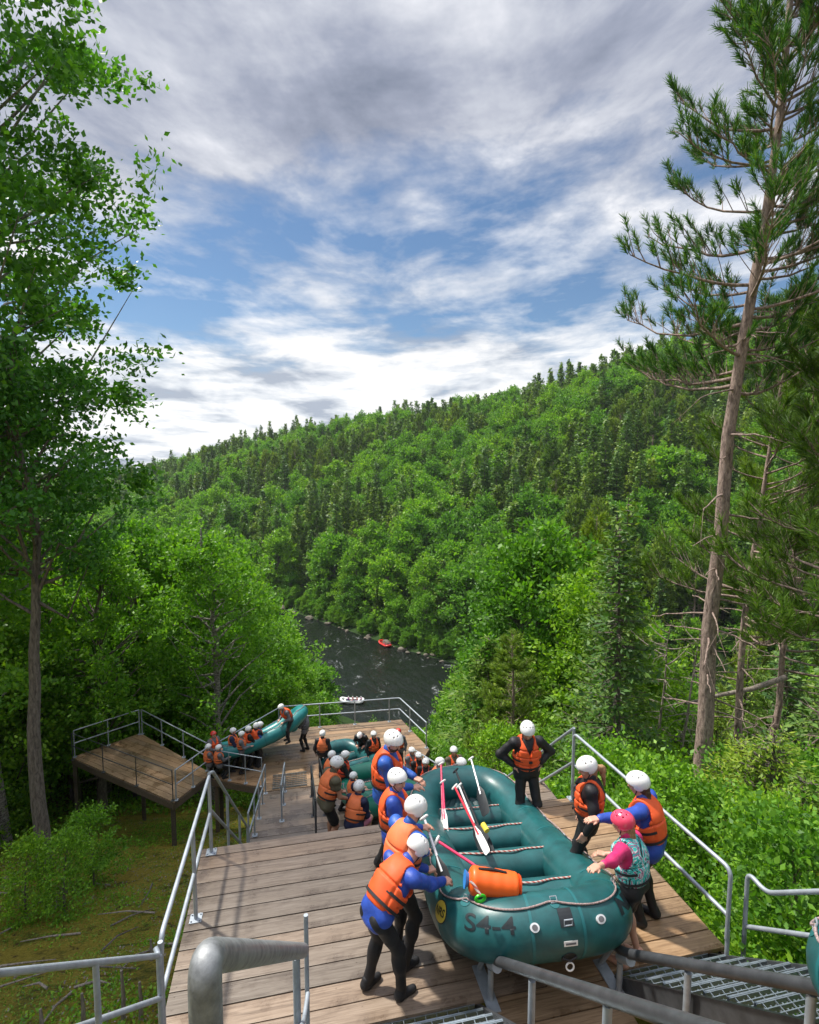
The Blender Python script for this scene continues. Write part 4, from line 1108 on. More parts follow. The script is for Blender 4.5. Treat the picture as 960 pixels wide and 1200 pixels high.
    if hair:
        hr = SDF(h); hr.ell(head+(hb[2]*.018-hb[1]*.012)*s, hb, np.array([.088, .102, .10])*s, .02); hr.cap(head-(hb[1]*.06+hb[2]*.03)*s, neck-hb[1]*.045*s, .055*s, .045*s, .03)
        if pony:
            sd = pony if isinstance(pony, (int, float)) and not isinstance(pony, bool) else 0
            a = head-(hb[1]*.095+hb[2]*.02)*s; b_ = a-hb[1]*.10*s-np.array([0, 0, .05])*s+hb[0]*.03*sd; c_ = b_-np.array([0, .03, .20])*s
            hr.cap(a, b_, .030*s, .042*s, .02); hr.cap(b_, c_, .042*s, .016*s, .02)
        def hfn(X, g):
            q_ = (X-head) @ hb.T/s; return np.maximum(g, np.where((q_[..., 2] > -.09) | (q_[..., 1] > -.03), (q_[..., 1]-.035-.4*np.clip(q_[..., 2]-.02, 0, 1))*s, -1))
        add('hair', hr, hair, noise_amp=.004*s, noise_f=60, fn=hfn)
    if beard:
        bd = SDF(h*.8); bd.ell(head+(hb[2]*-.07+hb[1]*.035)*s, hb, np.array([.060, .062, .052])*s, .03)
        add('beard', bd, 'hair_brown', noise_amp=.003, noise_f=80, fn=lambda X, g: np.maximum(g, (((X-head) @ hb.T)[..., 2]+.045*s)))
    return root
def np_size(a, b, c): return (a, b, c)

near = dict(h=.0085)
person(497, 981, 'man in blue jacket bending over the raft nose, nearest of the left row', face=64, H=1.70, lean=50, headpitch=50, hands=(RP(-.78, 1.05, .30), RP(-.70, .88, .30)), jacket='blue_deep', d0=4.6, grip=True, feet=[(-.16, -.12), (.14, .08)], **near)
person(491, 933, 'person in blue jacket with pale orange vest back, second in the left row', face=62, H=1.76, lean=20, headpitch=25, hands=(RP(-.95, 1.75, .30), RP(-.92, 1.5, .28)), jacket='blue', pfd='orange_light', d0=4.8, **near)
person(466, 902, 'smiling woman in blue jacket, third in the left row, face turned to us', face=108, H=1.66, lean=6, headturn=35, hands=(RP(-1.02, 2.5, .25), 'front'), jacket='blue_deep', hair='hair_brown', female=True, d0=5.4, feet=[(-.1, .0), (.1, .02)], **near)
person(464, 858, 'bearded man in bright blue jacket looking at the raft, farthest of the left row', face=112, H=1.80, lean=8, headpitch=25, headturn=25, hands=('front', 'front'), jacket='blue', beard=True, d0=6.0, **near)
person(619, 849, 'man in black wetsuit and orange vest standing hands on hips beyond the raft', face=186, H=1.80, headpitch=35, headturn=12, hands=('hip', 'hip'), jacket='black', d0=8.0, gfun=lambda y: -.5, **near)
person(686, 888, 'person with sandy ponytail in black wetsuit standing right of the raft', face=-62, H=1.70, headpitch=18, headturn=-25, hands=('down', 'down'), jacket='black', pfd_mid='black', hair='hair_blond', pony=True, female=True, d0=5.8, **near)
person(746, 905, 'person in blue jacket pointing left across the raft by the right handrail', face=-38, H=1.74, lean=15, headpitch=10, headturn=-5, hands=(D(688, 962, 5.7), 'front'), jacket='blue_deep', hair='hair_brown', d0=5.2, **near)
person(728, 951, 'woman in pink helmet, magenta top and teal patterned vest', face=-32, H=1.62, lean=12, headpitch=12, headturn=-10, hands=(D(692, 1021, 5.0), 'front'), jacket='pink', pants='black', shorts=True, pfd='floral', helmet='helmet_pink', hair='hair_blond', female=True, d0=4.6, shoes='skin', rolled=True, hem=False, **near)
mid = dict(h=.014)
person(532, 875, 'person in dark top just behind the far end of the large raft', face=170, H=1.74, headturn=20, jacket='olive', hands=('front', 'front'), d0=12.3, **mid)
person(516, 888, 'person whose white helmet shows above the far left end of the large raft', face=100, H=1.70, jacket='grey_cloth', lean=10, d0=12.0, **mid)
person(541, 896, 'person mostly hidden behind the far end of the large raft, only the helmet top showing', face=150, H=1.50, jacket='navy', d0=10.5, **mid)
person(397, 894, 'man in olive shirt, shorts and orange vest stooping beside the green raft', face=70, H=1.80, lean=18, headpitch=20, jacket='olive', pants='black', shorts=True, pfd='orange_light', sleeves=False, skin='skin_tan', hands=('low', 'low'), d0=10, h=.012)
person(421, 917, 'person in navy top and pale pink shorts squatting by the green raft', face=35, H=1.62, lean=22, squat=.42, jacket='navy', pants='pink_pale', shorts=True, pfd='orange_light', hands=('front', 'front'), female=True, d0=10, h=.012)
person(414, 905, 'child with white helmet between the stooping man and the green raft', face=80, H=1.42, jacket='navy', pfd='orange', hands=('front', 'front'), d0=10, **mid)
person(405, 880, 'man in black beside the teal raft at the middle of the low steps', face=95, H=1.76, lean=12, jacket='black', hands=('low', 'low'), pfd='orange', d0=12, **mid)
person(389, 880, 'person in black with a bright orange vest back left of the teal raft', face=60, H=1.70, lean=10, jacket='black', pfd='orange_light', d0=12, **mid)
person(378, 856, 'tall person in black wetsuit standing at the left end of the teal raft', face=15, H=1.80, jacket='black', d0=12, **mid)
person(421, 861, 'person in black bending forward beyond the teal raft', face=200, H=1.66, lean=45, headpitch=50, jacket='black', pfd='black', d0=14, hands=('low', 'low'), h=.018)
person(438, 857, 'person in black and orange seen behind the bearded man', face=160, H=1.74, jacket='black', d0=12, h=.018)
person(467, 854, 'person with a reddish helmet standing far behind the bearded man', face=190, H=1.74, jacket='grey_cloth', helmet='helmet_red', d0=14, h=.018)
for i, (x, y, lb, f_, jk, hm_) in enumerate([
    (483, 876, 'seated rafter, leftmost of the small group beyond the deck edge', 150, 'grey_cloth', 'helmet_white'),
    (491, 882, 'seated rafter in orange vest, middle of the small group beyond the deck edge', 170, 'black', 'helmet_white'),
    (499, 889, 'seated rafter in orange vest, rightmost of the small group beyond the deck edge', 200, 'black', 'helmet_white')]):
    person(x, y, lb, face=f_, H=1.66, squat=.3, lean=10, jacket=jk, helmet=hm_, hands=('front', 'front'), d0=14, h=.02, group='people on the lower deck')
pg = 'people around the tipped raft on the lower deck'
for (x, y, lb, f_, kw) in [
    (357, 834, 'person in grey and black standing at the raised end of the light teal raft', -60, dict(jacket='grey_cloth', pfd='grey_cloth', H=1.62)),
    (291, 851, 'rafter standing at the left side of the light teal raft with pale helmet', 60, dict(jacket='black', H=1.66)),
    (300, 847, 'rafter in black with orange vest back beside the middle of the light teal raft', 30, dict(jacket='black', H=1.72)),
    (305, 846, 'rafter leaning on the light teal raft, right of the two beside its middle', 80, dict(jacket='blue', lean=15, H=1.72)),
    (273, 853, 'rafter with orange vest behind the low end of the light teal raft', 100, dict(jacket='navy', H=1.66)),
    (283, 857, 'rafter between the low end of the light teal raft and the others', 90, dict(jacket='grey_cloth', H=1.6)),
    (250, 857, 'person with red helmet at the corner of the lower deck', 140, dict(jacket='grey_cloth', helmet='helmet_red', H=1.66)),
    (244, 872, 'seated person with pale helmet at the deck corner, left of two', 60, dict(jacket='grey_cloth', squat=.35, H=1.6)),
    (256, 873, 'seated person with orange vest at the deck corner, right of two', 60, dict(jacket='grey_cloth', squat=.35, H=1.6, pfd='orange_light'))]:
    person(x, y, lb, face=f_, d0=14, h=.018, group=pg, hands=('front', 'front'), **kw)
person(328, 826, 'rafter in orange vest leaning over the raised end of the light teal raft', face=-120, H=1.70, lean=35, headpitch=20, jacket='grey_cloth', d0=14, h=.018, gfun=lambda y: walk(y)+.75, hands=('low', 'low'), group=pg)

# rafts with crews on the river
def river_raft(x, y, rz, label, n, hm):
    r_, t_ = make_raft('river_raft', label, 'helmet_white' if hm == 'helmet_white' else 'helmet_red', 2.1, 5.0, .26, 1, 'rafts on the river', 3)
    r_.matrix_world = Matrix.Translation((x, y, -42.3)) @ Matrix.Rotation(rad(rz), 4, 'Z')
    k = 0
    for i in range(n):
        lx = -.55 if i % 2 else .55; ly = .9+(i//2)*.85
        w_ = r_.matrix_world @ Vector((lx, ly, -.45))
        person(0, 0, 'paddler in orange vest in the '+label, face=-rz, H=1.72, squat=.62, loc=(w_.x, w_.y, w_.z), jacket='grey_cloth' if i % 3 else 'blue', helmet=hm, hands=('front', 'front'), h=.035, group='paddlers in the river rafts, '+label)
river_raft(13.6, 106.0, 75, 'white raft full of people on the river', 7, 'helmet_white')
river_raft(24.4, 137.5, 20, 'red raft near the far bank of the river', 4, 'helmet_red')
# ================================================================== vegetation
def np_tube(pts, rs, n=6):
    pts = np.array(pts, float); m = len(pts); T_ = np.gradient(pts, axis=0); T_ /= np.linalg.norm(T_, axis=1)[:, None]+1e-9
    ref = np.array([.3, .9, .2]); A = np.cross(T_, ref); A /= np.linalg.norm(A, axis=1)[:, None]+1e-9; B = np.cross(T_, A)
    th = np.arange(n)*2*math.pi/n; rs = np.array(rs)
    V = pts[:, None]+A[:, None]*(np.cos(th)[None, :, None]*rs[:, None, None])+B[:, None]*(np.sin(th)[None, :, None]*rs[:, None, None])
    I = np.arange(m*n).reshape(m, n)
    Q = np.stack([I[:-1], np.roll(I[:-1], -1, 1), np.roll(I[1:], -1, 1), I[1:]], -1).reshape(-1, 4)
    return V.reshape(-1, 3), Q
class Geo:
    def __init__(s): s.V = []; s.Q = []; s.n = 0
    def add(s, V, Q): s.V.append(V); s.Q.append(Q+s.n); s.n += len(V)
    def mesh(s, name, mat):
        me = npmesh(name, np.concatenate(s.V), np.concatenate(s.Q)); me.materials.append(M[mat]); return me
def unit(v): return v/(np.linalg.norm(v, axis=-1, keepdims=True)+1e-9)
def leaves(rg, C, size, up=.5, dirs=None, elong=1.75, wid=.78):
    """diamond leaves, one quad each"""
    n = len(C); size = size*rg.uniform(.65, 1.3, n)[:, None]
    d = unit(rg.normal(size=(n, 3))*.9+(0 if dirs is None else dirs*1.2))
    nn = unit(rg.normal(size=(n, 3))+np.array([0, 0, up*2.2])); w = unit(np.cross(d, nn))
    a = C; b = C+d*size*.5*elong*.5+w*size*.42*wid; c = C+d*size*elong*.62+nn*size*.05; e = C+d*size*.5*elong*.5-w*size*.42*wid
    V = np.stack([a, b, c, e], 1).reshape(-1, 3); return V, np.arange(n*4).reshape(n, 4)
def deciduous(seed, H=14, R=4, base=.3, ncl=60, nleaf=120, ls=.3, kind='leaf_maple', bark='bark_grey', flat=.7, cr=1.0, tr=.018, lean=(0, 0)):
    rg = np.random.default_rng(seed); tg = Geo(); cg = Geo()
    z = np.linspace(0, H*.93, 14); wx = np.cumsum(rg.normal(0, .012*H, 14)); wy = np.cumsum(rg.normal(0, .012*H, 14))
    tp_ = np.stack([wx*z/H+lean[0]*z/H, wy*z/H+lean[1]*z/H, z], 1); r0 = H*tr
    tg.add(*np_tube(tp_, r0*(1-z/H*.92)+.01, 9))
    for i in range(ncl):
        t = base+(1-base)*rg.random()**.85; tt = (t-base)/(1-base)
        env = R*(math.sin(math.pi*min(1, (tt*.86+.12)))**.7); a = rg.random()*6.283; rr_ = env*rg.uniform(.35, 1.0)
        q_ = np.array([np.interp(t*H, z, tp_[:, 0])+rr_*math.cos(a), np.interp(t*H, z, tp_[:, 1])+rr_*math.sin(a), t*H+rg.normal(0, .02*H)])
        zb = max(base*H*.6, q_[2]-rr_*rg.uniform(.5, 1.0)); b0 = np.array([np.interp(zb, z, tp_[:, 0]), np.interp(zb, z, tp_[:, 1]), zb])
        ms = (b0+q_)/2+rg.normal(0, .05*R, 3)+np.array([0, 0, .03*H*rg.normal()])
        tg.add(*np_tube([b0, b0*.6+ms*.4, ms, q_*.6+ms*.4, q_], np.array([.34, .28, .20, .12, .04])*r0*(1.1-t*.5), 5))
        n = int(nleaf*rg.uniform(.6, 1.4)); sz = cr*rg.uniform(.7, 1.35)
        # several sub sprays per cluster so that the crown reads as boughs with gaps
        k = 5; sub_ = rg.normal(size=(k, 3))*np.array([.62, .62, .38])*sz; which = rg.integers(0, k, n)
        C = q_+sub_[which]+rg.normal(size=(n, 3))*np.array([.42, .42, .42*flat])*sz*.62
        cg.add(*leaves(rg, C, ls, .5, dirs=unit(C-tp_[7])*.6))
    return tg.mesh('trunk', bark), cg.mesh('crown', kind)
def spruce(seed, H=15, R=2.6, base=.12, lev=.42, per=8, sp=10, ls=.34, kind='needle_spruce', bark='bark_grey', droop=.25, gap=.15, power=.85, up=0, wid=.55):
    rg = np.random.default_rng(seed); tg = Geo(); cg = Geo()
    tg.add(*np_tube([(0, 0, 0), (.05, 0, H*.5), (0, .03, H*.99)], [H*.0125, H*.008, .012], 8))
    z = base*H
    while z < H*.985:
        t = (z/H-base)/(1-base); L0 = R*((1-t)**power)*(.72+.28*min(1, t*6))+.12
        for k in range(per):
            if rg.random() < gap: continue
            a = rg.random()*6.283; L = L0*rg.uniform(.6, 1.15); d = np.array([math.cos(a), math.sin(a), 0])
            u = np.linspace(0, 1, 6); el = up+(.25-droop)*1.0
            pts = np.array([0, 0, z])+d*(L*u)[:, None]+np.array([0, 0, 1])*((el*L*u-droop*L*np.sin(u*math.pi*.5)**2*.5+.12*L*u**3)[:, None])
            tg.add(*np_tube(pts[::2], [.02+.01*L, .015, .006], 4))
            ns_ = max(3, int(sp*L/R*1.6)); uu = rg.uniform(.12, 1, ns_); C = np.stack([np.interp(uu, u, pts[:, j]) for j in range(3)], 1)
            side = np.array([-d[1], d[0], 0]); sg = rg.choice((-1, 1), ns_)[:, None]; wloc = (L*.32*(1-uu*.75))[:, None]
            C = C+side*sg*wloc*rg.random((ns_, 1))*.9+rg.normal(0, .04, (ns_, 3))
            cg.add(*leaves(rg, C, ls, .9, dirs=d*.9+side*sg*.8-np.array([0, 0, .12]), elong=1.7, wid=wid))
        z += lev*rg.uniform(.7, 1.3)*(1.15-.5*t)
    return tg.mesh('trunk', bark), cg.mesh('crown', kind)
def pine(seed, H=18, R=3.2, base=.45, nb=46, tuft=10, nd=26, nl=.30, kind='needle_pine', bark='bark_red', dead=14, wdt=.10, rise=.35, r0=.012, crook=.05, tip=.55, upn=.9, lean=(0, 0)):
    """open pine: limbs that rise at the ends and carry brushes of needles"""
    rg = np.random.default_rng(seed); tg = Geo(); cg = Geo()
    z = np.linspace(0, H, 12); tp_ = np.stack([np.cumsum(rg.normal(0, .004*H, 12))+lean[0]*z/H, np.cumsum(rg.normal(0, .004*H, 12))+lean[1]*z/H, z], 1)
    tg.add(*np_tube(tp_, H*r0*(1-z/H*.9), 12))
    for i in range(nb+dead):
        isd = i >= nb
        t = base+(1-base)*((i+.5)/nb)**.9 if not isd else rg.uniform(base*.35, base*1.15)
        if t > .985: t = .985
        tt = max(0, (t-base)/(1-base)); a = rg.random()*6.283; L = (R*(1-tt)**.72*rg.uniform(.65, 1.1)+.25) if not isd else R*rg.uniform(.2, .6)
        b0 = np.array([np.interp(t*H, z, tp_[:, k]) for k in range(3)]); d = np.array([math.cos(a), math.sin(a), 0])
        u = np.linspace(0, 1, 8); cz_ = rise*L*(u**2)*(1 if not isd else -.3)+L*u*(-.10+.55*tt)
        pts = b0+d*(L*u)[:, None]+np.array([0, 0, 1])*cz_[:, None]+np.cumsum(rg.normal(0, crook*L*.25, (8, 3)), 0)*u[:, None]
        tg.add(*np_tube(pts, (.010+.011*L)*(1-u*.8)+.003, 5))
        if isd:
            for _ in range(2):
                k = rg.integers(3, 7); e = pts[k]+rg.normal(0, .22*L, 3)-np.array([0, 0, .1*L]); tg.add(*np_tube([pts[k], e], [.008, .004], 4))
            continue
        nt_ = max(2, int(tuft*(L/R)*1.3))
        for j in range(nt_):
            uu = 1-(1-rg.uniform(0, 1))*tip if j else 1.0
            uu = rg.uniform(1-tip, 1) if j else 1.0
            p0 = np.array([np.interp(uu, u, pts[:, k]) for k in range(3)])
            side = np.array([-d[1], d[0], 0])*rg.uniform(-1, 1); od = unit(d*.5+side+np.array([0, 0, upn*rg.uniform(.2, 1)]))
            tl = L*.26*rg.uniform(.4, 1.1)*(1 if j else .3)+.1; p1 = p0+od*tl+np.array([0, 0, tl*.25])
            tg.add(*np_tube([p0, (p0+p1)/2+rg.normal(0, .02, 3), p1], [.010, .008, .005], 4))
            # a brush: needles along the last part of the twig, pointing forward and out
            ax = unit(p1-p0+np.array([0, 0, .35*tl])); s_ = rg.random(nd)[:, None]; C = p1-ax*s_*nl*1.7
            dr = unit(ax*1.25+unit(rg.normal(size=(nd, 3)))*.9); w = unit(np.cross(dr, rg.normal(size=(nd, 3))))*nl*wdt; ln = nl*rg.uniform(.7, 1.15, (nd, 1))
            V = np.stack([C-w*.5, C+w*.5, C+dr*ln+w*.15, C+dr*ln-w*.15], 1).reshape(-1, 3); cg.add(V, np.arange(nd*4).reshape(nd, 4))
    return tg.mesh('trunk', bark), cg.mesh('crown', kind)
def put(name, meshes, loc, sc, rz, label, cat, group=None, tilt=(0, 0)):
    r_ = bpy.data.objects.new(name, None); r_.empty_display_size = .2; COL.objects.link(r_); r_.location = loc; r_.rotation_euler = (tilt[0], tilt[1], rz)
    r_.scale = (sc, sc, sc) if np.isscalar(sc) else sc; tag(r_, label, cat, group)
    for nm, me in zip(('trunk', 'crown'), meshes):
        o = bpy.data.objects.new(nm, me); COL.objects.link(o); o.parent = r_
    return r_
# ---- prototypes (mesh data only)
DN = [deciduous(11, 13, 3.6, .22, 80, 230, .21, 'leaf_maple', cr=1.0), deciduous(12, 14, 3.3, .25, 80, 230, .20, 'leaf_bright', cr=.95), deciduous(13, 12, 3.8, .18, 84, 230, .22, 'leaf_maple', cr=1.05), deciduous(14, 14, 2.8, .3, 64, 210, .18, 'leaf_bright', 'bark_birch', cr=.85)]
DF = [deciduous(21, 13, 4.4, .08, 60, 110, .50, 'leaf_maple', cr=1.3), deciduous(22, 14, 4.0, .1, 60, 110, .48, 'leaf_maple', cr=1.25), deciduous(23, 12, 4.5, .06, 60, 110, .52, 'leaf_bright', cr=1.3)]
SY = [spruce(33, 14, 3.0, .05, .34, 9, 26, .24, 'needle_young', droop=.12, up=.1, gap=.15, wid=.5), spruce(34, 15, 2.6, .05, .4, 9, 26, .24, 'needle_pine', droop=.1, up=.05, gap=.2, wid=.5)]
SN = [spruce(31, 14, 2.5, .06, .34, 9, 16, .26), spruce(32, 16, 2.8, .1, .36, 9, 16, .27, gap=.25)]
SF = [spruce(41, 15, 3.1, .04, .5, 9, 12, .60, wid=.8), spruce(42, 17, 3.0, .08, .55, 9, 12, .6, gap=.25, wid=.8), spruce(43, 14, 3.9, .06, .75, 8, 16, .7, 'needle_pine', droop=.1, gap=.25, wid=.8)]
PN = [pine(51, 17, 3.0, .15, 84, 18, 22, .36, wdt=.15, dead=5), pine(52, 19, 3.2, .22, 84, 18, 22, .36, wdt=.15, dead=5)]
PF = [pine(61, 16, 3.0, .30, 50, 8, 12, .70, wdt=.36, dead=4), pine(62, 15, 2.8, .36, 46, 8, 12, .7, wdt=.36, dead=4)]
SH = [deciduous(71, 2.4, 1.1, .05, 34, 120, .095, 'leaf_bright', cr=.42, tr=.01), deciduous(72, 1.8, 1.0, .02, 32, 120, .09, 'leaf_bright', cr=.42, tr=.01), deciduous(73, 3.2, 1.2, .1, 40, 120, .095, 'leaf_maple', cr=.45, tr=.01)]
YS = [spruce(81, 3.4, 1.15, .03, .13, 9, 52, .085, 'needle_young', droop=.05, up=.15, gap=.1, wid=.34), spruce(82, 2.6, .9, .03, .13, 9, 46, .08, 'needle_young', droop=.05, up=.15, gap=.1, wid=.34)]

# ---- named foreground trees
g0 = D(-10, 800, 20); p = Vector((g0.x, g0.y, 0)); p.z = gz(p.x, p.y)
big_l = deciduous(5, 36, 6.8, .32, 250, 330, .21, 'leaf_dark', 'bark_birch', cr=1.15, tr=.009, lean=(-1.2, 0))
put('broadleaf_tree', big_l, p, 1.0, rad(20), 'tall broadleaf tree with dark green leafy boughs against the sky at the left edge', 'tree')
g0 = D(46, 890, 16.5)
put('birch_tree', deciduous(6, 16, 2.6, .55, 46, 200, .15, 'leaf_dark', 'bark_grey', cr=.8, tr=.014, lean=(-1.0, .3)), (g0.x, g0.y, gz(g0.x, g0.y)-.2), 1, 0, 'grey mottled trunk rising in the shade at the left edge', 'tree')
g0 = D(810, 930, 13); gg = gz(g0.x, g0.y)
put('red_pine_tree', pine(7, 24, 2.75, .49, 104, 22, 60, .18, 'needle_red', 'bark_red', dead=34, wdt=.085, rise=.36, r0=.0088, crook=.10, tip=.85, upn=1.3, lean=(1.1, -.2)), (g0.x, g0.y, gg-.2), 1, 0, 'tall red pine with long bare scaly trunk and open crown at the right edge', 'tree')
for (px, py, d_, H, lb, ln, sd) in [(866, 905, 15.5, 17, 'slimmer dark pine trunk just right of the tall red pine', (1.4, 0), 8), (905, 800, 17, 18, 'dark leaning pine trunk near the right edge', (1.8, .2), 9), (958, 930, 12, 15, 'pine cut by the right edge of the picture beside the young spruce', (1, 0), 10)]:
    g0 = D(px, py, d_); put('pine_tree', pine(sd, H, 2.7, .42, 64, 18, 34, .24, 'needle_pine', 'bark_red', dead=24, wdt=.09, r0=.0078, lean=ln, crook=.08), (g0.x, g0.y, gz(g0.x, g0.y)-.2), 1, 0, lb, 'tree')
for (px, py, d_, H, lb, ln) in [(768, 890, 17, 7.5, 'thin dead grey trunk with stubs, left of two behind the handrail', (.5, 0)), (781, 900, 16, 7.0, 'thin pale bare trunk, right of two behind the handrail', (.9, 0))]:
    g0 = D(px, py, d_); tg_, cg_ = pine(int(px), H, 1.4, .8, 6, 3, 8, .2, 'needle_pine', 'bark_dead', dead=36, wdt=.1, r0=.011, lean=ln)
    put('dead_tree', (tg_, cg_), (g0.x, g0.y, gz(g0.x, g0.y)-.2), 1, 0, lb, 'tree')
g0 = D(225, 850, 30); put('birch_tree', deciduous(16, 15, 2.6, .35, 60, 200, .19, 'leaf_maple', 'bark_birch', cr=.8, tr=.010), (g0.x, g0.y, gz(g0.x, g0.y)), 1, 1, 'slender pale birch trunk among the trees behind the viewing deck', 'tree')
fallen = empty('fallen_log', D(860, 815, 16), label='pale fallen trunk lying across behind the tall red pine', cat='log')
V_, Q_ = np_tube([(-1.6, 0, -.1), (-.4, .1, .0), (.6, 0, .14), (1.9, .1, .34)], [.04, .055, .07, .085], 8); link('log', npmesh('log', V_, Q_), 'bark_dead', fallen, True)
V_, Q_ = np_tube([(-.4, .1, 0), (-.6, .3, .5)], [.02, .008], 5); link('branch', npmesh('branch', V_, Q_), 'bark_dead', fallen, True)

# ---- near bank trees, kept below the outline they have in the photograph
LX = [-300, 0, 60, 100, 130, 165, 200, 260, 300, 325, 340, 350, 375, 400, 410, 425, 440, 485, 500, 520, 560, 585, 640, 700, 740, 800, 860, 960, 1300]
LY = [300, 330, 430, 530, 545, 575, 580, 615, 640, 680, 710, 735, 750, 770, 830, 875, 885, 885, 800, 770, 735, 640, 600, 520, 460, 420, 410, 400, 350]
rt = random.Random(21); count = {'d': 0, 's': 0, 'p': 0}; stand = []
labels = {'d': ('broadleaf_tree', 'bright green broadleaf tree in the wood on the near bank', 'broadleaf trees on the near bank'),
          's': ('spruce_tree', 'pointed spruce in the wood on the near bank', 'spruces on the near bank'),
          'p': ('pine_tree', 'open crowned pine in the wood on the near bank', 'pines on the near bank')}
cells = []
y = 14.0
while y < 150:
    st_ = 3.3 if y < 45 else (3.6 if y < 80 else 4.6)
    x = -130.0
    while x < 120:
        cells.append((x+rt.uniform(-1, 1)*st_*.4, y+rt.uniform(-1, 1)*st_*.4)); x += st_
    y += st_
cells = [(x, y_) for x, y_ in cells] + [(rt.uniform(5.5, 12), rt.uniform(8, 14)) for _ in range(5)]
CX = np.array(cells); dd_, sg_ = river_side(CX[:, 0], CX[:, 1]); HZ = ground(CX[:, 0], CX[:, 1])
order = np.argsort(np.hypot(CX[:, 0], CX[:, 1])); allp = DF+SF+PF+DN+SN+PN+SY; near_rest = []
ntree = 0
for i in order:
    x, y_ = CX[i]; z = HZ[i]
    if sg_[i] > 0 or dd_[i] < 25: continue
    if -9.6 < x < 7.2 and y_ < 25.5: continue
    if x < 0 and y_ < 24 and x > -10.5: continue
    px, py, dp = proj(x, y_, z)
    if px < -140 or px > 1100 or dp < 5: continue
    if px > 770 and dp < 19: continue
    if 730 < px < 890 and dp < 27: continue
    right = px > 490
    r_ = rt.random()
    k = ('d' if r_ < .84 else 's') if not right else ('d' if r_ < (.22 if px > 540 else .5) else ('p' if r_ < .42 else 's'))
    if not right and px < 260 and r_ < .93: k = 'd'
    H = rt.uniform(9.5, 15.5)*(1.1 if k != 'd' else 1)
    lim = min(np.interp(px, LX, LY), np.interp(px-1.6*F/dp, LX, LY) if not (300 < px < 520) else 0 or 2000) if False else max(np.interp(px, LX, LY), np.interp(px+1.8*F/dp, LX, LY)-25, np.interp(px-1.8*F/dp, LX, LY)-25)
    if 320 < px < 560: lim = max(np.interp(px+o_*F/dp, LX, LY) for o_ in (-4, -2.5, -1, 0, 1, 2.5, 4))
    lim += rt.uniform(0, 30)
    rr_ = D(px, lim, dp); H = min(H, rr_.z-z)
    if H < 2.2: continue
    far_ = dp > 52
    if k == 'd': ms = rt.choice(DF if far_ else (DN if right else DN+[DN[1], DN[3]])); h0 = {id(m): h_ for m, h_ in zip(DF+DN, (13, 14, 12, 13, 14, 12, 14))}[id(ms)]
    elif k == 's': ms = rt.choice(SF[:2] if far_ else (SY+SY+SN if right else SN)); h0 = {id(m): h_ for m, h_ in zip(SF+SN+SY, (15, 17, 14, 14, 16, 14, 15))}[id(ms)]
    else: ms = rt.choice(PF if far_ else PN); h0 = {id(m): h_ for m, h_ in zip(PF+PN, (17, 16, 17, 19))}[id(ms)]
    if H < 5 and k == 'p': ms = SN[0]; h0 = 14
    s = H/h0; w = s*rt.uniform(.9, 1.15)*(1.0 if s > .75 else (.75/s)**.55)
    nm, lb, gr = labels[k]
    if count[k] >= 215: near_rest.append((x, y_, z-.1, s, allp.index(ms), rt.uniform(0, 6.28))); continue
    put(nm, ms, (x, y_, z-.1), (w, w, s), rt.uniform(0, 6.28), lb, 'tree', gr, (rt.uniform(-.04, .04), rt.uniform(-.04, .04)))
    count[k] += 1; ntree += 1
print('near trees', ntree, count)

# ---- far bank forest
fx = []; st_ = 6.6
xx = np.arange(-420, 520, st_); yy = np.arange(40, 620, st_); GX, GY = np.meshgrid(xx, yy, indexing='ij')
GX = (GX+rng.uniform(-.45, .45, GX.shape)*st_).ravel(); GY = (GY+rng.uniform(-.45, .45, GY.shape)*st_).ravel()
dd_, sg_ = river_side(GX, GY); GZ = ground(GX, GY); px, py, dp = proj(GX, GY, GZ)
s_ = dd_-14
keep = (px > -130) & (px < 1090) & (((sg_ > 0) & (s_ > 1.0) & (s_ < 215)) | ((sg_ <= 0) & (dd_ > 26) & (GY > 150)))
GX, GY, GZ, px, py, dp, s_ = [a[keep] for a in (GX, GY, GZ, px, py, dp, s_)]
o_ = np.argsort(dp); kinds = []
patch = vnoise(GX, GY, 34, 31)+.35*vnoise(GX, GY, 12, 8)
rk = rng.random(len(GX))
kd = np.where(patch > .05, 0, np.where(patch > -.45, 1, 2))    # broadleaf, spruce/white pine, red pine stand
kd = np.where(rk < .22, rng.integers(0, 2, len(GX)), kd); kd = np.where((s_ < 12) & (rk > .4), 0, kd)
protos = DF+SF+PF; ph = [13, 14, 12, 15, 17, 14, 17, 16]
var = np.where(kd == 0, rng.integers(0, 3, len(GX)), np.where(kd == 1, 3+rng.integers(0, 3, len(GX)), 6+rng.integers(0, 2, len(GX))))
flab = {0: ('broadleaf_tree', 'round crowned broadleaf tree on the far slope across the river', 'broadleaf trees on the far slope'),
        1: ('spruce_tree', 'pointed conifer on the far slope across the river', 'conifers on the far slope'),
        2: ('pine_tree', 'slim dark pine on the far slope across the river', 'pines on the far slope')}
fc = {0: 0, 1: 0, 2: 0}; limf = {0: 296-count['d'], 1: 296-count['s'], 2: 290-count['p']}; rest = []
for i in o_:
    k = int(kd[i]); sc = rng.uniform(1.0, 1.85)*(1.0 if s_[i] > 9 else (.62 if s_[i] > 4 else .32))
    if k == 0: sc *= .95
    if fc[k] < limf[k]:
        nm, lb, gr = flab[k]; put(nm, protos[var[i]], (GX[i], GY[i], GZ[i]-.3), (sc*rng.uniform(.9, 1.1), sc, sc), rng.uniform(0, 6.28), lb, 'tree', gr); fc[k] += 1
    else: rest.append((GX[i], GY[i], GZ[i]-.3, sc, var[i], rng.uniform(0, 6.28)))
print('far', fc, 'rest', len(rest))
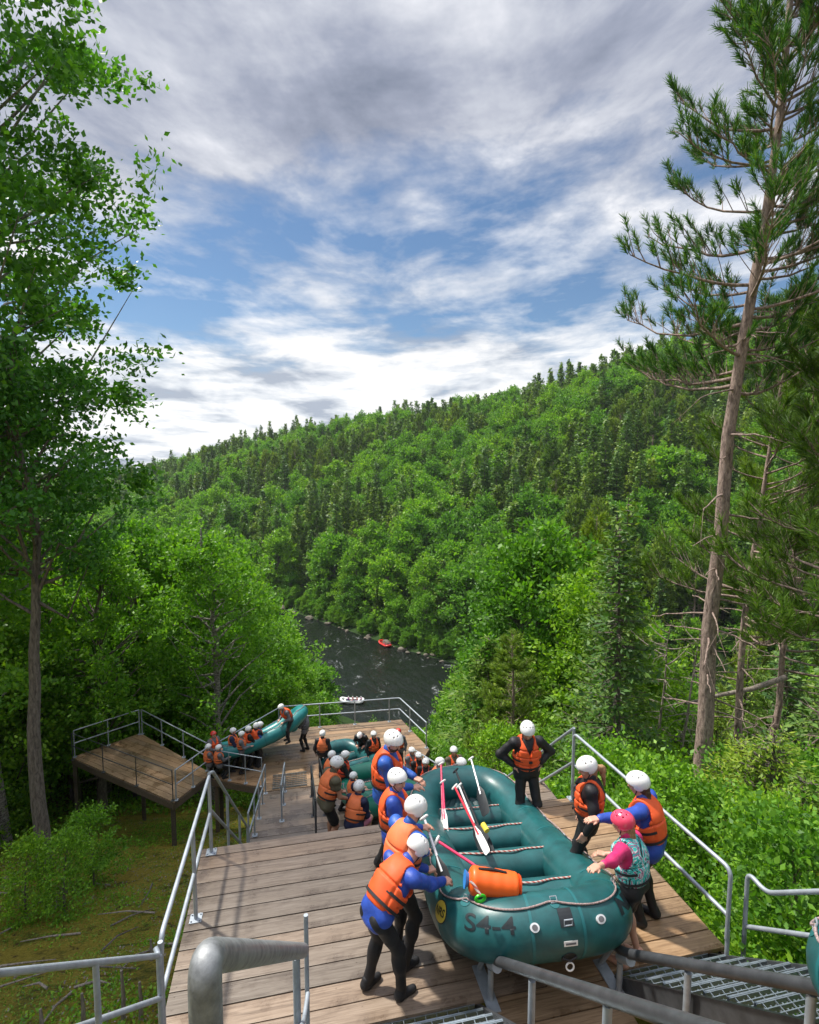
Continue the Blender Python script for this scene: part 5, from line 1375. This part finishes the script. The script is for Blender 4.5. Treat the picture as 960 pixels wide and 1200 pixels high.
def scatter_object(name, label, cat, pts, protos_):
    """one object: geometry nodes put the prototype trees on the points"""
    A = np.array(pts); me = bpy.data.meshes.new(name); me.vertices.add(len(A)); me.vertices.foreach_set('co', A[:, :3].astype(np.float32).ravel())
    for nm, t, v in (('sc', 'FLOAT', A[:, 3]), ('idx', 'INT', A[:, 4]), ('rz', 'FLOAT', A[:, 5])):
        at = me.attributes.new(nm, t, 'POINT'); at.data.foreach_set('value', v.astype(np.int32 if t == 'INT' else np.float32))
    o = bpy.data.objects.new(name, me); COL.objects.link(o); tag(o, label, cat, None, 'stuff')
    pc = bpy.data.collections.new(name+'_kinds')
    for j, ms in enumerate(protos_):
        # trunk and crown in one mesh
        bm = bmesh.new(); mats = []
        for q_, m_ in enumerate(ms):
            b0 = len(bm.faces); bm.from_mesh(m_); bm.faces.ensure_lookup_table()
            for f in bm.faces[b0:]: f.material_index = q_
            mats.append(m_.materials[0])
        mm = bpy.data.meshes.new('tree_%02d' % j); bm.to_mesh(mm); bm.free()
        for q_ in mats: mm.materials.append(q_)
        pc.objects.link(bpy.data.objects.new('%02d_tree' % j, mm))
    ng = bpy.data.node_groups.new(name, 'GeometryNodeTree'); ng.interface.new_socket('Geometry', in_out='INPUT', socket_type='NodeSocketGeometry'); ng.interface.new_socket('Geometry', in_out='OUTPUT', socket_type='NodeSocketGeometry')
    L = ng.links; gi = ng.nodes.new('NodeGroupInput'); go = ng.nodes.new('NodeGroupOutput'); ci = ng.nodes.new('GeometryNodeCollectionInfo'); ci.inputs[0].default_value = pc
    ci.inputs['Separate Children'].default_value = True; ci.inputs['Reset Children'].default_value = True
    ip = ng.nodes.new('GeometryNodeInstanceOnPoints'); ip.inputs['Pick Instance'].default_value = True
    def attr(nm, t): a = ng.nodes.new('GeometryNodeInputNamedAttribute'); a.data_type = t; a.inputs[0].default_value = nm; return a.outputs[0]
    cb = ng.nodes.new('ShaderNodeCombineXYZ'); L.new(attr('rz', 'FLOAT'), cb.inputs[2])
    L.new(gi.outputs[0], ip.inputs['Points']); L.new(ci.outputs[0], ip.inputs['Instance']); L.new(attr('idx', 'INT'), ip.inputs['Instance Index'])
    L.new(cb.outputs[0], ip.inputs['Rotation']); L.new(attr('sc', 'FLOAT'), ip.inputs['Scale']); L.new(ip.outputs[0], go.inputs[0])
    mo = o.modifiers.new('scatter', 'NODES'); mo.node_group = ng; return o
if near_rest: scatter_object('near_wood', 'farther part of the wood on the near bank going down to the river', 'forest', near_rest, allp)
print('near rest', len(near_rest))
scatter_object('far_forest', 'dense mixed forest covering the far hillside up to the skyline', 'forest', rest, protos)
bx = []
for k_ in range(900):
    t_ = rng.uniform(2.4, 5.4); a_ = RIV[int(t_)]; b_ = RIV[int(t_)+1]; c_ = a_+(b_-a_)*(t_-int(t_)); n_ = np.array([-(b_-a_)[1], (b_-a_)[0]])/np.hypot(*(b_-a_))
    q_ = c_+n_*(14.6+rng.uniform(0, 7.5)); bx.append((q_[0], q_[1], gz(*q_)-.2, rng.uniform(.14, .36), rng.integers(0, 3), rng.uniform(0, 6.28)))
scatter_object('riverside_bushes', 'low green bushes crowding the far river bank behind the boulders', 'bushes', bx, DF)
# a lone spire above the skyline
for px_, lb in ((632, 'lone spruce standing above the ridge line'),):
    az = math.atan2(px_-480, F)+YAW
    for r_ in np.arange(150, 400, 3):
        x, y_ = r_*math.sin(az), r_*math.cos(az); d1, s1 = river_side(np.array([x]), np.array([y_]))
        if s1[0] > 0 and d1[0]-14 > 150: break
    put('spruce_tree', SF[0], (x, y_, gz(x, y_)), (1.5, 1.5, 1.6), 0, lb, 'tree')

# ---- undergrowth beside the decks
rs_ = random.Random(5); cnt = {}
def shrub(x, y_, ms, sc, name, lb, cat, gr, wz=1.0):
    put(name, ms, (x, y_, gz(x, y_)-.05), (sc, sc, sc*wz), rs_.uniform(0, 6.28), lb, cat, gr)
for i in range(150):
    x = rs_.uniform(4.9, 13.5); y_ = rs_.uniform(1.5, 17)
    if abs(x-9.31) < .8 and abs(y_-10.65) < .8: continue
    top = 1.9 if x < 6 else 2.6
    shrub(x, y_, rs_.choice(SH), rs_.uniform(.6, 1.05)*(1 if x > 6 else .8), 'leafy_shrub', 'bright green leafy sapling on the slope right of the platform', 'shrub', 'saplings right of the platform')
for (px_, py_, d_, sc) in ((905, 800, 9.6, 1.15), (945, 850, 8.6, .95), (870, 870, 11, 1.0), (930, 960, 7.6, .62), (880, 960, 8.6, .6)):
    g0 = D(px_, py_+60, d_); z0 = gz(g0.x, g0.y); top = D(px_, py_, d_).z; h_ = max(1.5, top-z0)
    put('young_spruce', rs_.choice(YS), (g0.x, g0.y, z0-.1), (sc*1.25, sc*1.25, h_/3.2), rs_.uniform(0, 6), {905: 'tallest light green young spruce right of the pine trunk', 945: 'light green young spruce cut by the right edge', 870: 'small light green spruce behind the tall one', 930: 'short young spruce low at the right edge', 880: 'short young spruce in the shrubs right of the handrail'}[px_], 'young spruce')
g0 = D(572, 830, 26); put('hemlock_tree', spruce(83, 12, 3.4, .1, .30, 9, 34, .26, 'needle_young', droop=.15, up=.1, gap=.15, wid=.5), (g0.x, g0.y, gz(g0.x, g0.y)), (1, 1, max(.5, (D(572, 742, 26).z-gz(g0.x, g0.y))/12)), 0, 'light green feathery conifer right of the river, behind the standing man', 'tree')
for i in range(34):
    x = rs_.uniform(-15, -11.5); y_ = rs_.uniform(17, 25)
    shrub(x, y_, rs_.choice(SH), rs_.uniform(.8, 1.5), 'leafy_shrub', 'green sapling at the left edge of the mossy slope', 'shrub', 'saplings left of the mossy slope')
for i in range(30):
    x = rs_.uniform(-2, 12); y_ = rs_.uniform(24.3, 30)
    shrub(x, y_, rs_.choice(SH), rs_.uniform(.7, 1.2), 'leafy_shrub', 'bush growing just beyond the railing of the lower deck', 'shrub', 'bushes beyond the lower deck')
for i in range(1):
    a = rs_.uniform(0, 1); x = -8.6+rs_.uniform(-1.4, 2.6); y_ = 13+a*6
    shrub(x, y_, SH[0], rs_.uniform(.35, .8), 'leafy_shrub', 'small green bush on the mossy slope', 'shrub', 'bushes on the mossy slope')
for (px_, py_, d_, sc) in ((68, 900, 13, .62), (22, 905, 13, .6), (105, 885, 15, .7)):
    g0 = D(px_, py_+40, d_); shrub(g0.x, g0.y, SH[2], sc, 'leafy_shrub', 'light green sapling standing in front of the viewing deck at the left', 'shrub', 'saplings in front of the viewing deck')
# low plants, moss tufts, litter on the slope
def tuft_field(name, label, n, xr, yr, size, mat, cond, up=.6, zoff=.03, seed=1, clump=1):
    rg = np.random.default_rng(seed); x = rg.uniform(*xr, n); y_ = rg.uniform(*yr, n); k = cond(x, y_); x, y_ = x[k], y_[k]
    C = np.stack([x, y_, ground(x, y_)+zoff], 1); C = np.repeat(C, clump, 0)+rg.normal(0, 1, (len(C)*clump, 3))*np.array([1, 1, .35])*size*1.1
    C[:, 2] = np.maximum(C[:, 2], ground(C[:, 0], C[:, 1])+.01)
    V, Q = leaves(rg, C, size, up); return tag(link(name, npmesh(name, V, Q), mat), label, 'ground cover', None, 'stuff')
offd = lambda x, y_: ~((x > -1.4) & (x < 4.6) & (y_ > 0) & (y_ < 24))
tuft_field('ground_plants', 'low green plants and seedlings covering the mossy slope', 15000, (-14, 0), (3, 26), .06, 'leaf_bright', lambda x, y_: offd(x, y_) & (vnoise(x, y_, 1.4, 77) > .12), clump=5, seed=2)
tuft_field('moss', 'yellow green moss and short grass on the slope at the lower left', 42000, (-14, 0), (3, 24), .035, 'needle_young', lambda x, y_: offd(x, y_) & (vnoise(x, y_, 1.1, 15) > -.3), clump=3, seed=3, zoff=.0)
tuft_field('leaf_litter', 'brown dead leaves lying on the slope', 14000, (-14, 0), (3, 24), .045, 'bark_dead', lambda x, y_: offd(x, y_) & (vnoise(x, y_, 1.6, 5) > .05), up=1.5, clump=1, seed=4, zoff=.0)
tuft_field('undergrowth', 'dense bright undergrowth on the slope right of the platform', 14000, (4.6, 20), (-1, 24), .075, 'leaf_bright', lambda x, y_: offd(x, y_), clump=9, seed=5, zoff=.18)
tuft_field('undergrowth', 'leafy undergrowth below the trees behind the decks', 9000, (-24, 16), (22, 46), .16, 'leaf_maple', lambda x, y_: offd(x, y_) & ((y_ > 24.5) | (x < -9)), clump=4, seed=6, zoff=.2)
# sticks and stumps
M['stick'] = M['bark_dead']
for i in range(40):
    x = rs_.uniform(-9, -1.7); y_ = rs_.uniform(4.5, 17); L = rs_.uniform(.4, 2.0); a = rs_.uniform(0, 6.28); p0 = Vector((x, y_, gz(x, y_)+.04)); dx = Vector((math.cos(a), math.sin(a), 0))*L
    p2 = p0+dx; p2.z = gz(p2.x, p2.y)+.05; p1 = (p0+p2)/2+Vector((rs_.uniform(-.08, .08), rs_.uniform(-.08, .08), .05))
    if p2.x > -1.5: continue
    o = MB().tube([(0, 0, 0), p1-p0, p2-p0], [.022, .018, .008], 6).build('fallen_stick', rs_.choice(('bark_dead', 'bark_grey')), smooth=True); o.location = p0
    tag(o, 'dead branch lying on the mossy slope', 'stick', 'dead branches on the mossy slope')
for (px_, py_, hh) in ((140, 1110, .75), (160, 1095, .55), (92, 1115, .45), (172, 1010, .4), (44, 1150, .3)):
    d_ = 7.6 if py_ > 1050 else 10
    g0 = D(px_, py_, d_); z0 = gz(g0.x, g0.y)
    o = MB().tube([(0, 0, -.1), (.02, 0, hh*.5), (.0, .03, hh)], [.035, .028, .018], 8).build('broken_sapling', 'bark_dead', smooth=True); o.location = (g0.x, g0.y, z0)
    tag(o, {140: 'tallest broken grey stem standing on the mossy slope', 160: 'broken stem right next to the tallest one on the slope', 92: 'broken stem left of the tallest one on the slope', 172: 'small broken stem farther up the slope by the low plants', 44: 'short broken stem at the lower left corner of the slope'}[px_], 'stump')

# ================================================================== sky, sun, camera
w = bpy.data.worlds.new('World'); scene.world = w; w.use_nodes = True; nt = w.node_tree; nt.nodes.clear()
SUN_EL, SUN_AZ = rad(60), rad(312)      # compass in this scene: 0 = +y, clockwise; the sun stands high ahead and to the left
out = nt.nodes.new('ShaderNodeOutputWorld'); bg = nt.nodes.new('ShaderNodeBackground'); bg2 = nt.nodes.new('ShaderNodeBackground'); mx = nt.nodes.new('ShaderNodeMixShader')
sky = nt.nodes.new('ShaderNodeTexSky'); sky.sky_type = 'NISHITA'; sky.sun_disc = False; sky.sun_elevation = SUN_EL; sky.sun_rotation = SUN_AZ; sky.air_density = 1.0; sky.dust_density = .4; sky.ozone_density = 2.5
nt.links.new(mixc(nt, 1.0, sky.outputs[0], (.74, .91, 1.0), 'MULTIPLY'), bg.inputs[0]); bg.inputs[1].default_value = .064
tc = nt.nodes.new('ShaderNodeTexCoord')
rot = nt.nodes.new('ShaderNodeMapping'); rot.vector_type = 'POINT'; rot.inputs['Rotation'].default_value = (0, 0, YAW); nt.links.new(tc.outputs['Generated'], rot.inputs[0])
sx = nt.nodes.new('ShaderNodeSeparateXYZ'); nt.links.new(rot.outputs[0], sx.inputs[0])
def mth(op, a, b=None, c=None, clamp=False):
    n_ = nt.nodes.new('ShaderNodeMath'); n_.operation = op; n_.use_clamp = clamp
    for i, v in enumerate((a, b, c)):
        if v is None: continue
        if isinstance(v, (int, float)): n_.inputs[i].default_value = v
        else: nt.links.new(v, n_.inputs[i])
    return n_.outputs[0]
zz = sx.outputs[2]
zc = mth('ADD', mth('MAXIMUM', zz, 0.0), .22)
cu_ = nt.nodes.new('ShaderNodeCombineXYZ'); nt.links.new(mth('DIVIDE', sx.outputs[0], zc), cu_.inputs[0]); nt.links.new(mth('DIVIDE', 1.0, zc), cu_.inputs[1])
def wn(scale, det, rough, dist, sc, rz=0, off=(0, 0, 0)):
    mp = nt.nodes.new('ShaderNodeMapping'); mp.inputs['Scale'].default_value = sc; mp.inputs['Rotation'].default_value = (0, 0, rz); mp.inputs['Location'].default_value = off
    nt.links.new(cu_.outputs[0], mp.inputs[0]); n_ = nt.nodes.new('ShaderNodeTexNoise'); n_.inputs['Scale'].default_value = scale; n_.inputs['Detail'].default_value = det; n_.inputs['Roughness'].default_value = rough; n_.inputs['Distortion'].default_value = dist
    nt.links.new(mp.outputs[0], n_.inputs[0]); return n_.outputs[0]
TILTC = rad(22)
cov = wn(.85, 10, .53, .3, (.60, 1.25, 1), TILTC, (1.5, .4, 0))
shade = wn(1.05, 10, .56, .3, (.75, 1.3, 1), TILTC, (4.7, 2.2, 2))
puff = wn(2.6, 9, .6, .2, (1.0, 1.3, 1), TILTC, (7.7, 1.2, 4))
# how much cloud at each height above the horizon: white banks low down, blue gaps above them, thick grey cloud on top
bias = ramp(nt, zz, [(0, (.80,)*3), (.13, (.66,)*3), (.20, (.50,)*3), (.36, (.475,)*3), (.44, (.56,)*3), (.56, (.80,)*3), (1, (.95,)*3)])
mask = ramp(nt, mth('ADD', mth('ADD', cov, mth('MULTIPLY', mth('SUBTRACT', puff, .5), .6)), mth('SUBTRACT', bias, .5)), [(.40, (0, 0, 0)), (.56, (1, 1, 1))])
sh2 = mth('ADD', shade, mth('MULTIPLY', mth('SUBTRACT', puff, .5), .7))
low = ramp(nt, sh2, [(.36, (.30, .34, .41)), (.45, (.55, .58, .62)), (.52, (.74, .74, .74))])
high = ramp(nt, sh2, [(.36, (.16, .185, .25)), (.46, (.26, .285, .36)), (.55, (.41, .43, .49)), (.64, (.60, .61, .65))])
ccol = mixc(nt, ramp(nt, zz, [(.16, (0, 0, 0)), (.46, (1, 1, 1))]), low, high)
# cloud overhead, out of view, made brighter than the rest to add fill light
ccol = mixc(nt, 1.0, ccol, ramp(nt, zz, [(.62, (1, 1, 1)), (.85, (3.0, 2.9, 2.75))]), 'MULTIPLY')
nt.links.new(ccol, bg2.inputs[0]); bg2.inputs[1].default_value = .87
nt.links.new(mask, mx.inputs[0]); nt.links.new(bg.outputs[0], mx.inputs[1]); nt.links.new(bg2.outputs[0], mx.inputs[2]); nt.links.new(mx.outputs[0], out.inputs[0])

sd = bpy.data.lights.new('sun', 'SUN'); sd.energy = 3.6; sd.angle = rad(3.0); sd.color = (1, .95, .86)
so = bpy.data.objects.new('sun', sd); COL.objects.link(so)
dirv = Vector((math.sin(SUN_AZ)*math.cos(SUN_EL), math.cos(SUN_AZ)*math.cos(SUN_EL), math.sin(SUN_EL)))
so.rotation_euler = dirv.to_track_quat('Z', 'Y').to_euler(); so.location = (0, 0, 60)

# the air of the valley: one closed box
hm = bpy.data.materials.new('valley_air'); hm.use_nodes = True; hn = hm.node_tree; hn.nodes.clear()
ho = hn.nodes.new('ShaderNodeOutputMaterial'); hv = hn.nodes.new('ShaderNodeVolumePrincipled'); hv.inputs['Color'].default_value = (.88, .93, 1, 1); hv.inputs['Density'].default_value = .00010; hv.inputs['Anisotropy'].default_value = .2
hn.links.new(hv.outputs[0], ho.inputs['Volume'])
zb_, zt_ = float(Z.min())-1, 160.0
mh = MB().box((0, 490, (zb_+zt_)/2), (1840, 1260, zt_-zb_)); tag(mh.build('haze', hm), kind='stuff')

cd = bpy.data.cameras.new('camera'); cd.sensor_fit = 'HORIZONTAL'; cd.sensor_width = 36; cd.lens = 24; cd.clip_start = .05; cd.clip_end = 3000
co = bpy.data.objects.new('camera', cd); COL.objects.link(co); co.location = (0, 0, CZ); co.rotation_euler = (rad(90)-PIT, 0, -YAW); scene.camera = co
scene.view_settings.view_transform = 'Standard'; scene.view_settings.look = 'None'; scene.view_settings.exposure = 0.76; scene.view_settings.gamma = 1
scene.cycles.max_bounces = 6; scene.cycles.diffuse_bounces = 3; scene.cycles.glossy_bounces = 3; scene.cycles.transmission_bounces = 3; scene.cycles.transparent_max_bounces = 4
scene.cycles.use_denoising = True
